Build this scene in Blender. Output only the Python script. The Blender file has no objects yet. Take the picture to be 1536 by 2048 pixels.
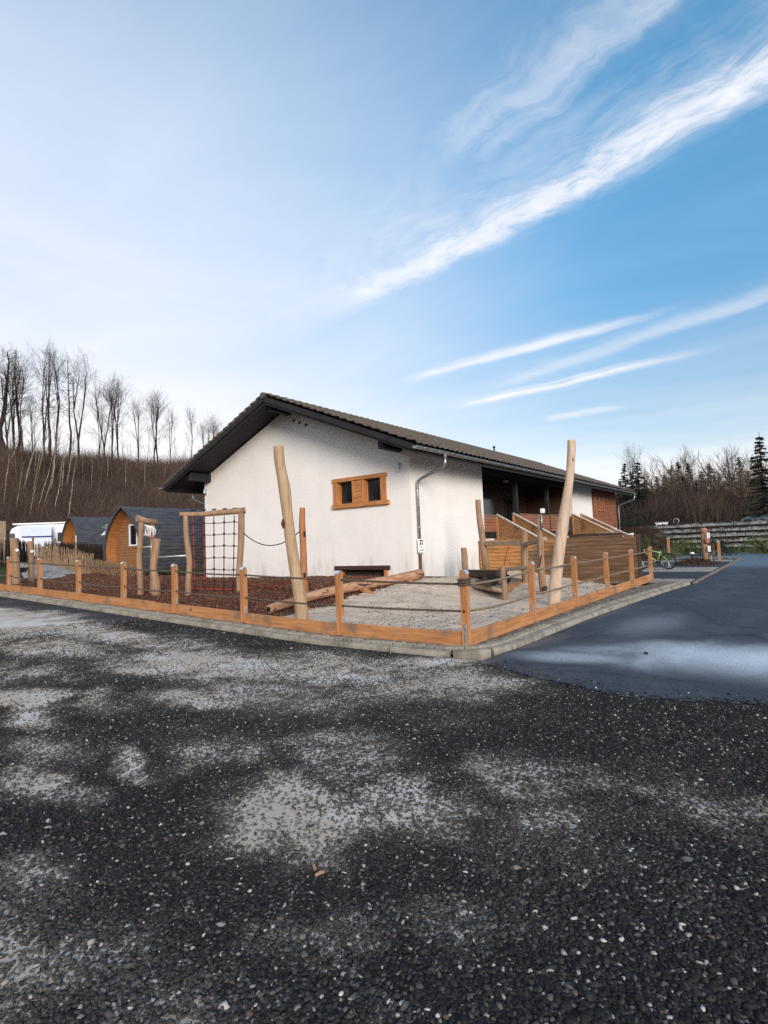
import bpy, math, random
import numpy as np
from mathutils import Vector, Matrix
R=math.radians
sc=bpy.context.scene; C=sc.collection
random.seed(7); rng=np.random.default_rng(7)
# ---------------------------------------------------------------- camera
F=1112.; CX,CY=768.,1024.
def nrm(v): v=np.array(v,float); return v/np.linalg.norm(v)
_rx=nrm([1600-CX,-(1056-CY),-F]); _ry=nrm([-745-CX,-(1149-CY),-F])
_up=nrm(np.cross(_rx,_ry)); _h=nrm(_rx+_ry); _k=nrm(_rx-_ry); _k=nrm(_k-_h*np.dot(_h,_k))
RM=np.array([nrm(_h+_k),nrm(_h-_k),_up]); CAM=np.array([0,0,1.5])
def ray(u,v): return RM@nrm([u-CX,-(v-CY),-F])
def at(u,v,z=0.): d=ray(u,v); return CAM+d*((z-CAM[2])/d[2])
def atX(u,v,X): d=ray(u,v); return CAM+d*(X/d[0])
def atY(u,v,Y): d=ray(u,v); return CAM+d*(Y/d[1])
def atD(u,v,s): return CAM+ray(u,v)*s
cam=bpy.data.cameras.new('camera'); co=bpy.data.objects.new('camera',cam); C.objects.link(co)
M4=Matrix([list(RM[i])+[CAM[i]] for i in range(3)]+[[0,0,0,1]]); co.matrix_world=M4
cam.sensor_fit='HORIZONTAL'; cam.sensor_width=36; cam.lens=F*36/1536; cam.clip_end=2000; cam.clip_start=.05
sc.camera=co
# ---------------------------------------------------------------- sky, sun, exposure
SUN_EL,SUN_AZ=R(18),math.atan2(-1.0,-0.78)      # direction towards the sun (from +X, counter-clockwise)
w=bpy.data.worlds.new('World'); sc.world=w; w.use_nodes=True
nt=w.node_tree; nt.nodes.clear()
class NG:
    """tiny node-graph helper"""
    def __init__(s,nt): s.nt=nt
    def n(s,t,**k):
        o=s.nt.nodes.new(t)
        for a,b in k.items(): setattr(o,a,b)
        return o
    def put(s,sock,v):
        if isinstance(v,bpy.types.NodeSocket): s.nt.links.new(v,sock)
        elif v is not None: sock.default_value=v
    def m(s,op,a,b=None,c=None,clamp=False):
        o=s.n('ShaderNodeMath',operation=op,use_clamp=clamp)
        for i,x in enumerate((a,b,c)):
            if x is not None: s.put(o.inputs[i],x)
        return o.outputs[0]
    def vm(s,op,a,b=None):
        o=s.n('ShaderNodeVectorMath',operation=op); s.put(o.inputs[0],a)
        if b is not None: s.put(o.inputs[1],b)
        return o.outputs['Value'] if op in('DOT_PRODUCT','LENGTH') else o.outputs[0]
    def noise(s,vec,scale,det=4,rough=.55,dist=0.):
        o=s.n('ShaderNodeTexNoise'); s.put(o.inputs['Vector'],vec); o.inputs['Scale'].default_value=scale
        o.inputs['Detail'].default_value=det; o.inputs['Roughness'].default_value=rough; o.inputs['Distortion'].default_value=dist
        return o.outputs['Fac']
    def ramp(s,f,stops,interp='LINEAR'):
        o=s.n('ShaderNodeValToRGB'); s.put(o.inputs[0],f); r=o.color_ramp; r.interpolation=interp
        while len(r.elements)>1: r.elements.remove(r.elements[-1])
        for i,(p,c) in enumerate(stops):
            e=r.elements[0] if i==0 else r.elements.new(p)
            e.position=p; e.color=(*c,1) if not isinstance(c,(int,float)) else (c,c,c,1)
        return o.outputs[0]
    def mix(s,f,a,b,mode='MIX'):
        o=s.n('ShaderNodeMix',data_type='RGBA',blend_type=mode); s.put(o.inputs[0],f)
        for i,x in ((6,a),(7,b)): s.put(o.inputs[i],(*x,1) if isinstance(x,tuple) and len(x)==3 else x)
        return o.outputs[2]
    def sstep(s,x,a,b):
        o=s.n('ShaderNodeMapRange',interpolation_type='SMOOTHSTEP'); s.put(o.inputs[0],x); o.inputs[1].default_value=a; o.inputs[2].default_value=b
        return o.outputs[0]
    def comb(s,x,y,z):
        o=s.n('ShaderNodeCombineXYZ'); [s.put(o.inputs[i],q) for i,q in enumerate((x,y,z))]; return o.outputs[0]
g=NG(nt)
sky=g.n('ShaderNodeTexSky',sky_type='NISHITA'); sky.sun_disc=False; sky.sun_elevation=SUN_EL; sky.sun_rotation=math.pi/2-SUN_AZ
sky.air_density=1.0; sky.dust_density=.6; sky.ozone_density=1.6; sky.altitude=300
tc=g.n('ShaderNodeTexCoord').outputs['Generated']; sp=g.n('ShaderNodeSeparateXYZ'); nt.links.new(tc,sp.inputs[0])
zc=g.m('MAXIMUM',sp.outputs[2],.012); px=g.m('DIVIDE',sp.outputs[0],zc); py=g.m('DIVIDE',sp.outputs[1],zc)
pl=g.comb(px,py,0.)
def cp(u,v): d=ray(u,v); return np.array([d[0]/d[2],d[1]/d[2]])
def streak(a,b,wl,wr,amp,nsc,seed,fade=(0.,.25,.9,1.2),thr=(.42,.85),along=.3):
    """cirrus band on the cloud sheet from a to b; wl / wr are its widths either side"""
    A,B=cp(*a),cp(*b); L=np.linalg.norm(B-A); t=(B-A)/L; nn=np.array([-t[1],t[0]])
    def lin(v): return g.m('ADD',g.m('ADD',g.m('MULTIPLY',px,float(v[0])),g.m('MULTIPLY',py,float(v[1]))),float(-(v@A)))
    al=g.m('DIVIDE',lin(t),float(L)); ac=lin(nn)
    wob=g.m('MULTIPLY',g.m('SUBTRACT',g.noise(g.comb(g.m('MULTIPLY',al,3.2),float(seed),0.),1.,4,.6),.5),(wl+wr)*.4)
    ac=g.m('ADD',ac,wob)
    s1=g.m('DIVIDE',g.m('MAXIMUM',ac,0.),wl); s2=g.m('DIVIDE',g.m('MAXIMUM',g.m('MULTIPLY',ac,-1.),0.),wr)
    pr=g.m('POWER',2.718,g.m('MULTIPLY',g.m('POWER',g.m('ADD',s1,s2),2.),-3.))
    nv=g.comb(g.m('MULTIPLY',g.m('MULTIPLY',al,float(L)*along),nsc),g.m('MULTIPLY',ac,nsc),float(seed))
    nz=g.noise(nv,1.,6,.70,.6); n2=g.noise(g.comb(g.m('MULTIPLY',al,float(L)*nsc*.6),g.m('MULTIPLY',ac,nsc*.6),float(seed)+4.),1.,3,.65,.6)
    fd=g.m('MULTIPLY',g.sstep(al,fade[0],fade[1]),g.m('SUBTRACT',1.,g.sstep(al,fade[2],fade[3])))
    x=g.m('MULTIPLY',g.sstep(g.m('ADD',g.m('ADD',g.m('MULTIPLY',nz,.80),g.m('MULTIPLY',n2,.35)),g.m('MULTIPLY',pr,.33)),thr[0],thr[1]),g.m('MULTIPLY',pr,amp))
    return g.m('MULTIPLY',x,fd)
acc=None
for S in [((600,655),(1560,150),.15,.62,.50,10.,3.1,(-.05,.2,1.4,2.),(.60,1.12),.25),
          ((690,618),(1560,153),.13,.30,1.,13.,9.4,(-.05,.12,1.5,2.),(.56,1.02),.45),
          ((700,598),(1040,430),.10,.15,.85,18.,29.4,(-.1,.12,.5,1.2),(.50,.92),.6),
          ((790,768),(1300,630),.14,.17,.85,7.,5.7,(0.,.25,.7,1.15),(.52,.98),.2),
          ((880,820),(1400,705),.18,.24,.95,6.,7.3,(0.,.25,.7,1.1),(.52,.98),.2),
          ((940,790),(1600,570),.2,.28,.42,6.,11.3,(0.,.3,1.1,1.5),(.52,.98),.2),
          ((1080,842),(1260,808),.25,.25,.5,4.,13.3,(0.,.2,.7,1.),(.52,.98),.2),
          ((880,360),(1400,-60),.16,.30,.50,9.,15.9,(0.,.3,1.2,1.5),(.62,1.1),.3),
          ((560,700),(900,330),.25,.35,.25,8.,41.9,(0.,.3,.8,1.2),(.60,1.1),.3)]:
    v=streak(*S); acc=v if acc is None else g.m('MAXIMUM',acc,v)
# thin high veil: thick to the left (towards the hill) and low down
d0=ray(-300,620); ved=g.vm('DOT_PRODUCT',tc,tuple(float(x) for x in d0))
vn=g.noise(g.vm('MULTIPLY',pl,(1.,.45,1.)),1.6,6,.6,.6); vn2=g.noise(pl,.5,5,.55,.8)
veil=g.m('MULTIPLY',g.m('POWER',g.sstep(ved,.36,1.0),1.25),g.m('ADD',.50,g.m('MULTIPLY',vn2,.60)))
veil=g.m('MULTIPLY',veil,g.m('SUBTRACT',1.,g.m('MULTIPLY',g.sstep(sp.outputs[2],.38,.85),.45))); veil=g.m('ADD',veil,g.m('MULTIPLY',g.m('SUBTRACT',vn,.5),.30))
low=g.m('SUBTRACT',1.,g.sstep(sp.outputs[2],-.02,.40)); veil=g.m('ADD',veil,g.m('MULTIPLY',low,.62))
bd=RM@np.array([-.25,.35,1.]); bd/=np.linalg.norm(bd); veil=g.m('MAXIMUM',veil,g.m('MULTIPLY',g.sstep(g.vm('DOT_PRODUCT',tc,tuple(map(float,bd))),-.02,.7),g.m('ADD',.5,g.m('MULTIPLY',vn2,.7))))  # added white veil behind the camera, unseen, to brighten and neutralise the walls
lb=g.m('SUBTRACT',1.,g.sstep(sp.outputs[2],.07,.17)); lbn=g.sstep(g.noise(g.vm('MULTIPLY',tc,(3.,3.,22.)),1.3,5,.55,.4),.35,.6)
veil=g.m('ADD',veil,g.m('MULTIPLY',g.m('MULTIPLY',lb,lbn),.5))
veil=g.m('MINIMUM',g.m('MAXIMUM',veil,0.),.97)
tot=g.m('SUBTRACT',1.,g.m('MULTIPLY',g.m('SUBTRACT',1.,veil),g.m('SUBTRACT',1.,acc)),clamp=True)
SKYS=.12
skc=g.mix(1.,sky.outputs[0],g.mix(g.sstep(sp.outputs[2],.08,.7),(.70,.84,.90),(.95,1.72,1.80)),'MULTIPLY')
cl=g.mix(g.sstep(sp.outputs[2],0.,.45),(7.1,6.95,6.85),(6.2,6.35,6.85))
mx=g.mix(tot,skc,cl); mx=g.mix(g.sstep(sp.outputs[2],-.02,.0),(.6,.55,.5),mx)
bg=g.n('ShaderNodeBackground'); nt.links.new(mx,bg.inputs[0]); bg.inputs[1].default_value=SKYS
nt.links.new(bg.outputs[0],g.n('ShaderNodeOutputWorld').inputs[0])
sl=bpy.data.lights.new('sun','SUN'); sl.energy=2.7; sl.angle=R(24); sl.color=(1,.90,.79)
so=bpy.data.objects.new('sun',sl); C.objects.link(so)
sd=Vector((math.cos(SUN_AZ)*math.cos(SUN_EL),math.sin(SUN_AZ)*math.cos(SUN_EL),math.sin(SUN_EL)))
so.rotation_euler=sd.to_track_quat('Z','Y').to_euler(); so.location=(-5,-5,20)
sc.view_settings.view_transform='Standard'; sc.view_settings.look='None'; sc.view_settings.exposure=.35; sc.view_settings.gamma=1
sc.cycles.use_denoising=False; sc.cycles.use_adaptive_sampling=False; sc.cycles.sample_clamp_indirect=4; sc.cycles.max_bounces=5
# ---------------------------------------------------------------- materials
MT={}
def mat(name,build,rough=.8,spec=.3,metal=0.):
    m=bpy.data.materials.new(name); m.use_nodes=True; t=m.node_tree; b=t.nodes['Principled BSDF']
    b.inputs['Roughness'].default_value=rough; b.inputs['Specular IOR Level'].default_value=spec; b.inputs['Metallic'].default_value=metal
    q=NG(t); r=build(q,q.n('ShaderNodeTexCoord').outputs['Object'])
    q.put(b.inputs['Base Color'],(*r['c'],1) if isinstance(r['c'],tuple) else r['c'])
    if 'r' in r: q.put(b.inputs['Roughness'],r['r'])
    if 'h' in r:
        bp=q.n('ShaderNodeBump'); bp.inputs['Strength'].default_value=r.get('bs',.4); bp.inputs['Distance'].default_value=r.get('bd',.01)
        q.put(bp.inputs['Height'],r['h']); t.links.new(bp.outputs[0],b.inputs['Normal'])
    MT[name]=m; return m
def sc3(q,v,s): return q.vm('MULTIPLY',v,s)
def wood(name,dark,mid,light,axis='Z',stain=(.10,.08,.07),amt=.5,rough=.75,fine=1.,bs=.35):
    st={'X':(1.2,22,22),'Y':(22,1.2,22),'Z':(22,22,1.2)}[axis]
    def b(q,o):
        gr=q.noise(sc3(q,o,tuple(x*fine for x in st)),1.,5,.6,.6); bl=q.noise(o,2.3,4,.6); f2=q.noise(sc3(q,o,tuple(x*4*fine for x in st)),1.,2,.5)
        c=q.ramp(gr,[(.3,dark),(.5,mid),(.72,light)]); c=q.mix(q.m('MULTIPLY',f2,.35),c,dark)
        c=q.mix(q.m('MULTIPLY',q.sstep(bl,.48,.72),amt),c,stain)
        kn=q.n('ShaderNodeTexVoronoi'); q.put(kn.inputs['Vector'],sc3(q,o,tuple(2.6 if x>2 else 1.3 for x in st))); kn.inputs['Scale'].default_value=1.
        c=q.mix(q.m('SUBTRACT',1.,q.sstep(kn.outputs['Distance'],.03,.085)),c,tuple(x*.35 for x in dark))
        return dict(c=c,h=q.m('ADD',gr,q.m('MULTIPLY',f2,.4)),bs=bs,bd=.008)
    return mat(name,b,rough)
for ax in 'XYZ':
    wood('orange wood '+ax,(.28,.12,.048),(.46,.205,.082),(.58,.30,.145),ax,(.19,.13,.09),.85,fine=.8,bs=.6)
wood('debarked log',(.20,.115,.065),(.33,.205,.125),(.43,.285,.185),'Z',(.15,.095,.065),.6)
wood('tall pole wood',(.30,.195,.115),(.43,.30,.185),(.52,.38,.25),'Z',(.20,.14,.09),.45)
wood('pale log',(.40,.28,.20),(.56,.42,.31),(.65,.52,.41),'Z',(.32,.22,.16),.5)
wood('red log',(.26,.10,.04),(.38,.16,.07),(.46,.22,.11),'Z',(.2,.11,.07),.4)
def _ll(q,o):
    gr=q.noise(sc3(q,o,(1.4,20,20)),1.,5,.6,.6); bk=q.noise(sc3(q,o,(1.3,5,5)),1.2,6,.7,.8); c=q.ramp(gr,[(.3,(.24,.11,.06)),(.5,(.40,.22,.13)),(.72,(.52,.34,.23))])
    return dict(c=q.mix(q.sstep(bk,.56,.60),c,q.ramp(gr,[(.3,(.02,.014,.013)),(.7,(.075,.05,.04))])),h=q.m('ADD',gr,q.sstep(bk,.55,.6)),bs=.6)
mat('lying log',_ll,.75)
wood('weathered deck wood',(.22,.15,.10),(.36,.26,.18),(.44,.33,.24),'Y',(.16,.12,.09),.5)
wood('dark trough wood',(.03,.018,.014),(.06,.035,.028),(.09,.055,.045),'Y',(.03,.02,.02),.5)
wood('window wood',(.34,.13,.04),(.50,.21,.075),(.58,.28,.12),'Y',(.2,.09,.04),.4)
wood('window wood upright',(.34,.13,.04),(.50,.21,.075),(.58,.28,.12),'Z',(.2,.09,.04),.4)
wood('larch cladding',(.17,.055,.028),(.27,.095,.05),(.36,.15,.085),'X',(.12,.05,.035),.6)
wood('shaded veranda boards',(.04,.02,.014),(.075,.036,.024),(.11,.055,.036),'X',(.04,.025,.02),.5)  # shade of the veranda recess put into the board colour
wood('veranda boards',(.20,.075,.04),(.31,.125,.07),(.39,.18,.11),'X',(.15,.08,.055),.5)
wood('stair panel wood',(.16,.075,.03),(.29,.14,.06),(.38,.20,.09),'Y',(.07,.045,.03),.8)
def _ramp(q,o):
    gr=q.noise(sc3(q,o,(1.5,1.5,26)),1.,5,.6,.6); bl=q.noise(sc3(q,o,(.55,.55,1.6)),1.3,5,.6); s=q.n('ShaderNodeSeparateXYZ'); q.put(s.inputs[0],o)
    clean=q.ramp(gr,[(.3,(.26,.115,.038)),(.5,(.40,.185,.062)),(.7,(.48,.24,.095))]); old=q.ramp(gr,[(.3,(.06,.035,.02)),(.5,(.12,.068,.036)),(.7,(.19,.11,.06))])
    f=q.sstep(q.m('ADD',q.m('MULTIPLY',s.outputs[1],-.21),q.m('MULTIPLY',bl,1.9)),.92,1.55)
    return dict(c=q.mix(f,clean,old),h=gr,bs=.4)
mat('ramp wall wood',_ramp,.75)
wood('pod cladding',(.17,.075,.03),(.28,.13,.055),(.36,.18,.08),'X',(.14,.085,.05),.6)
wood('pod hood lining',(.28,.11,.032),(.40,.165,.055),(.46,.2,.075),'X',(.4,.15,.04),.3)
def plain(name,c,var=.25,sc=6.,rough=.7,spec=.3,metal=0.,bs=.0,c2=None):
    def b(q,o):
        n=q.noise(o,sc,5,.6); c2_=c2 or tuple(x*(1-var) for x in c)
        d=dict(c=q.mix(q.sstep(n,.35,.7),c,c2_))
        if bs: d.update(h=q.noise(o,sc*12,3,.6),bs=bs)
        return d
    return mat(name,b,rough,spec,metal)
def _stucco(q,o):
    n=q.noise(o,.9,5,.6); st=q.noise(sc3(q,o,(3,3,.5)),1.,4,.6); s=q.n('ShaderNodeSeparateXYZ'); q.put(s.inputs[0],o)
    c=q.mix(q.sstep(n,.3,.8),(.83,.80,.78),(.77,.74,.72)); grime=q.m('MULTIPLY',q.m('SUBTRACT',1.,q.sstep(s.outputs[2],.35,1.1)),q.sstep(st,.42,.75))
    c=q.mix(q.m('MULTIPLY',grime,.7),c,(.42,.38,.33)); c=q.mix(q.m('MULTIPLY',q.sstep(st,.55,.85),.18),c,(.5,.47,.44))
    return dict(c=c,h=q.noise(o,55,4,.7),bs=.07,bd=.006)
mat('white stucco',_stucco,.9,.2)
plain('black stained wood',(.022,.020,.024),.4,5,.65,.3,bs=.2)
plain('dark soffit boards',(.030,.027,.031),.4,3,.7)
def _tile(q,o):
    n=q.noise(o,1.1,5,.65); n2=q.noise(o,9,4,.6); s=q.n('ShaderNodeSeparateXYZ'); q.put(s.inputs[0],o)
    c=q.ramp(n2,[(.3,(.05,.040,.036)),(.5,(.11,.088,.075)),(.7,(.18,.148,.126))])
    mo=q.m('MULTIPLY',q.sstep(q.m('ADD',n,q.m('MULTIPLY',q.sstep(s.outputs[2],5.9,6.9),.22)),.58,.76),.75)
    return dict(c=q.mix(mo,c,(.085,.09,.035)),h=n2,bs=.5)
mat('roof tile',_tile,.85)
plain('zinc',(.42,.44,.45),.35,7,.38,.5,.85); plain('galvanised steel',(.55,.58,.62),.25,14,.4,.5,.8); plain('cap metal',(.82,.86,.92),.1,9,.3,.6,.75)
plain('brown pipe',(.10,.065,.045),.3,8,.6); plain('white paint',(.80,.80,.80),.12,8,.5); plain('black plastic',(.015,.015,.017),.3,8,.5); plain('tyre rubber',(.012,.012,.013),.2,8,.8)
plain('dark glass',(.012,.013,.016),.2,3,.12,.6); plain('grey window glass',(.05,.055,.06),.4,3,.15,.6)
plain('window sash',(.03,.03,.036),.2,6,.5); plain('red rope',(.42,.035,.025),.35,30,.8); plain('dark net rope',(.10,.018,.020),.4,30,.8); plain('rope clamp',(.02,.012,.012),.3,9,.6)
plain('hemp rope',(.28,.22,.16),.45,40,.9,bs=.3,c2=(.12,.09,.065)); plain('dark hemp rope',(.13,.10,.075),.45,40,.9,bs=.3,c2=(.055,.045,.035))
plain('grey frosted steel',(.7,.72,.75),.1,9,.35,.5,.6)
def _pod(q,o):
    n=q.noise(sc3(q,o,(1,3,3)),2.5,5,.6); return dict(c=q.ramp(n,[(.3,(.035,.037,.045)),(.6,(.068,.071,.083)),(.8,(.11,.112,.125))]),h=q.noise(o,25,3,.6),bs=.2)
mat('pod shingles',_pod,.6,.4)
plain('caravan white',(.78,.80,.84),.08,4,.35,.5); plain('awning fabric',(.72,.75,.82),.12,4,.7); plain('blue trim',(.02,.05,.22),.2,8,.6); plain('lime frame paint',(.34,.47,.17),.1,8,.35,.5); plain('blue frame paint',(.05,.20,.42),.1,8,.35,.5)
plain('reed pales',(.27,.18,.11),.6,9,.85,c2=(.13,.085,.055)); plain('dark hedge twigs',(.035,.025,.02),.4,9,.9)
plain('bare bark',(.050,.036,.032),.5,3,.9,c2=(.022,.016,.016)); plain('birch bark',(.40,.33,.25),.45,3.5,.85,c2=(.16,.12,.09)); plain('wood bark lit',(.17,.12,.088),.5,2,.9,c2=(.05,.035,.028))
plain('spruce needles',(.016,.024,.014),.5,2.5,.85,c2=(.03,.028,.017)); plain('shrub leaves',(.045,.075,.022),.5,3,.8,c2=(.12,.13,.04)); plain('dark shrub leaves',(.015,.025,.014),.5,3,.8)
plain('moor grass',(.10,.06,.045),.5,6,.9); plain('limestone blocks',(.33,.345,.35),.45,2.6,.9,bs=.6,c2=(.13,.13,.125)); plain('dark joint stone',(.05,.045,.04),.4,4,.95)
plain('blue tarpaulin',(.10,.14,.165),.4,1.3,.5,c2=(.06,.085,.10)); plain('pinkish carving',(.38,.16,.12),.3,8,.8)
def attrmat(name,attr,rough=.8,spec=.3,bump=0.):
    def b(q,o):
        a=q.n('ShaderNodeAttribute',attribute_name=attr); c=q.mix(q.m('MULTIPLY',q.noise(o,60,3,.6),.5),a.outputs['Color'],(.02,.02,.022))
        d=dict(c=c)
        if bump: d.update(h=q.noise(o,bump,3,.6),bs=.4,bd=.004)
        return d
    return mat(name,b,rough,spec)
attrmat('gravel stone','col',.8,.22,160.); attrmat('chips','col',.9,.2); attrmat('brush twigs','col',.95,.1)
def _lot(q,o):
    a=q.n('ShaderNodeAttribute',attribute_name='dust').outputs['Fac']; v=q.n('ShaderNodeTexVoronoi'); q.put(v.inputs['Vector'],o); v.inputs['Scale'].default_value=62.
    w_=q.n('ShaderNodeTexVoronoi'); q.put(w_.inputs['Vector'],o); w_.inputs['Scale'].default_value=62.; fine=q.noise(o,240,3,.7); mid=q.noise(o,34,5,.7)
    cc=q.n('ShaderNodeSeparateColor'); q.put(cc.inputs[0],w_.outputs['Color'])
    st=q.ramp(cc.outputs[0],[(0.,(.009,.0095,.012)),(.6,(.020,.021,.025)),(.84,(.05,.05,.052)),(.96,(.12,.115,.105)),(.985,(.36,.34,.31))],'CONSTANT')
    ct=q.noise(o,1.1,4,.5); du=q.ramp(fine,[(.3,(.32,.275,.23)),(.6,(.50,.44,.375)),(.8,(.60,.54,.47))]); du=q.mix(q.sstep(ct,.45,.65),du,(.56,.54,.52)); du=q.mix(q.m('MULTIPLY',q.sstep(mid,.52,.62),.35),du,(.12,.115,.115))
    f=q.sstep(q.m('ADD',a,q.m('MULTIPLY',q.m('SUBTRACT',mid,.5),1.7)),.22,.52)
    h=q.mix(f,q.m('SUBTRACT',1.,v.outputs['Distance']),q.m('MULTIPLY',fine,.3))
    return dict(c=q.mix(f,st,du),h=h,bs=.8,bd=.012)
mat('gravel lot surface',_lot,.85,.3)
def _asph(q,o):
    f=q.m('ADD',q.m('MULTIPLY',q.noise(o,260,2,.7),.5),q.m('MULTIPLY',q.noise(o,48,4,.8),.5)); m_=q.noise(o,45,4,.6); L=q.noise(sc3(q,o,(1.,1.6,1.)),.55,6,.6,.5); s=q.n('ShaderNodeSeparateXYZ'); q.put(s.inputs[0],o)
    c=q.ramp(f,[(.32,(.004,.005,.010)),(.5,(.020,.027,.043)),(.66,(.10,.115,.145))])
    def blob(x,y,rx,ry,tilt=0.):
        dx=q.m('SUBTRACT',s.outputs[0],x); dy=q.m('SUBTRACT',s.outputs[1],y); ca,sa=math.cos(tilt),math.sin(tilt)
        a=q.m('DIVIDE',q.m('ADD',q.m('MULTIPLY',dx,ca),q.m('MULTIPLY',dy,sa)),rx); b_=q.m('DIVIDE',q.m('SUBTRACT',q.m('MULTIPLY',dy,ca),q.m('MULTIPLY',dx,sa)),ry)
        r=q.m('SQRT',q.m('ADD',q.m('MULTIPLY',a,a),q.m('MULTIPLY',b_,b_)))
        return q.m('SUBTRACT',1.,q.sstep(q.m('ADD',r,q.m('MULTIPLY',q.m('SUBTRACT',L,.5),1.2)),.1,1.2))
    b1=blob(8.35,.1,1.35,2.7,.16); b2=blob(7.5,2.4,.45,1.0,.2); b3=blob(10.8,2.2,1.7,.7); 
    fr=q.m('MAXIMUM',q.m('MULTIPLY',b1,1.),q.m('MAXIMUM',q.m('MULTIPLY',b2,.55),q.m('MULTIPLY',b3,.22)))  # frosty sky sheen painted into the colour as pale bluish patches
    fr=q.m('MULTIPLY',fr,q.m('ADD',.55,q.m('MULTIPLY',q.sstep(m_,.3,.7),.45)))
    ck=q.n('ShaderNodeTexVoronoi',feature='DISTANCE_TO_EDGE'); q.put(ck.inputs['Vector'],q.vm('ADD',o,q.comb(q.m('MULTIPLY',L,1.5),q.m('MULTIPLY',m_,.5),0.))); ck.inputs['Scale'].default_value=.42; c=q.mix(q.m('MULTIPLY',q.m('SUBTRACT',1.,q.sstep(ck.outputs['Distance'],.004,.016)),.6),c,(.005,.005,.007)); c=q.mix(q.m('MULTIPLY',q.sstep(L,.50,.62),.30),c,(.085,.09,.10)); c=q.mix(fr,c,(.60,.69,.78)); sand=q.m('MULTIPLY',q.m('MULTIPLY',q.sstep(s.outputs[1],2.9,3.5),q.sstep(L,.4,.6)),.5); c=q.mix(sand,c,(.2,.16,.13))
    wet=q.sstep(s.outputs[0],26.,32.)
    c=q.mix(wet,c,(.10,.135,.18))
    return dict(c=c,h=f,bs=.5,bd=.006,r=q.m('SUBTRACT',.74,q.m('MULTIPLY',wet,.28)))
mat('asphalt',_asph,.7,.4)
def _sand(q,o):
    n=q.noise(o,1.5,5,.6); f=q.noise(o,180,3,.7); d=q.noise(o,14,5,.7)
    c=q.ramp(f,[(.3,(.45,.36,.28)),(.55,(.62,.515,.415)),(.75,(.71,.61,.51))]); c=q.mix(q.m('MULTIPLY',q.sstep(n,.5,.72),.5),c,(.25,.205,.17)); c=q.mix(q.m('MULTIPLY',q.sstep(d,.60,.70),.55),c,(.12,.085,.06))
    return dict(c=c,h=q.m('ADD',f,q.m('MULTIPLY',d,3.)),bs=.6,bd=.012)
mat('sand',_sand,.95,.1)
def _mulch(q,o):
    v=q.n('ShaderNodeTexVoronoi'); q.put(v.inputs['Vector'],sc3(q,o,(1,1.7,1))); v.inputs['Scale'].default_value=24.; cc=q.n('ShaderNodeSeparateColor'); q.put(cc.inputs[0],v.outputs['Color'])
    return dict(c=q.ramp(cc.outputs[0],[(0.,(.035,.014,.008)),(.4,(.09,.035,.02)),(.75,(.16,.072,.045)),(.95,(.26,.14,.10))]),h=v.outputs['Distance'],bs=.9,bd=.03)
mat('bark mulch',_mulch,.95,.1)
def _kerb(q,o):
    n=q.noise(o,4,5,.65); f=q.noise(o,70,3,.6); s=q.n('ShaderNodeSeparateXYZ'); q.put(s.inputs[0],o)
    c=q.ramp(n,[(.3,(.18,.16,.13)),(.5,(.33,.30,.25)),(.7,(.42,.39,.34))]); c=q.mix(q.m('MULTIPLY',q.sstep(q.noise(o,1.7,4,.6),.5,.7),.5),c,(.10,.095,.06)); return dict(c=q.mix(q.m('MULTIPLY',f,.4),c,(.10,.09,.08)),h=q.m('ADD',f,n),bs=.6,bd=.01)
mat('kerb stone',_kerb,.9,.2)
def _soil(q,o):
    n=q.noise(o,.35,5,.6); f=q.noise(o,5,5,.7); c=q.ramp(f,[(.3,(.018,.013,.011)),(.6,(.038,.028,.022)),(.8,(.07,.05,.038))]); s=q.n('ShaderNodeSeparateXYZ'); q.put(s.inputs[0],o)
    gr=q.m('MULTIPLY',q.m('SUBTRACT',1.,q.sstep(s.outputs[2],1.6,3.)),q.sstep(n,.3,.5)); return dict(c=q.mix(gr,c,q.ramp(f,[(.3,(.025,.035,.014)),(.7,(.075,.09,.035))])),h=f,bs=.8,bd=.1)
mat('hill soil',_soil,.95,.1)
plain('damp joint soil',(.07,.058,.046),.4,9,.95,bs=.6,c2=(.30,.25,.20)); plain('light paving',(.30,.295,.28),.35,5,.9,bs=.3); plain('dark paving',(.035,.042,.055),.3,40,.85,bs=.3); plain('pale path gravel',(.40,.385,.36),.5,5,.9,bs=.8,c2=(.10,.10,.10))
plain('red plinth boards',(.20,.05,.03),.4,6,.8); plain('concrete step',(.34,.32,.29),.3,6,.9)
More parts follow.
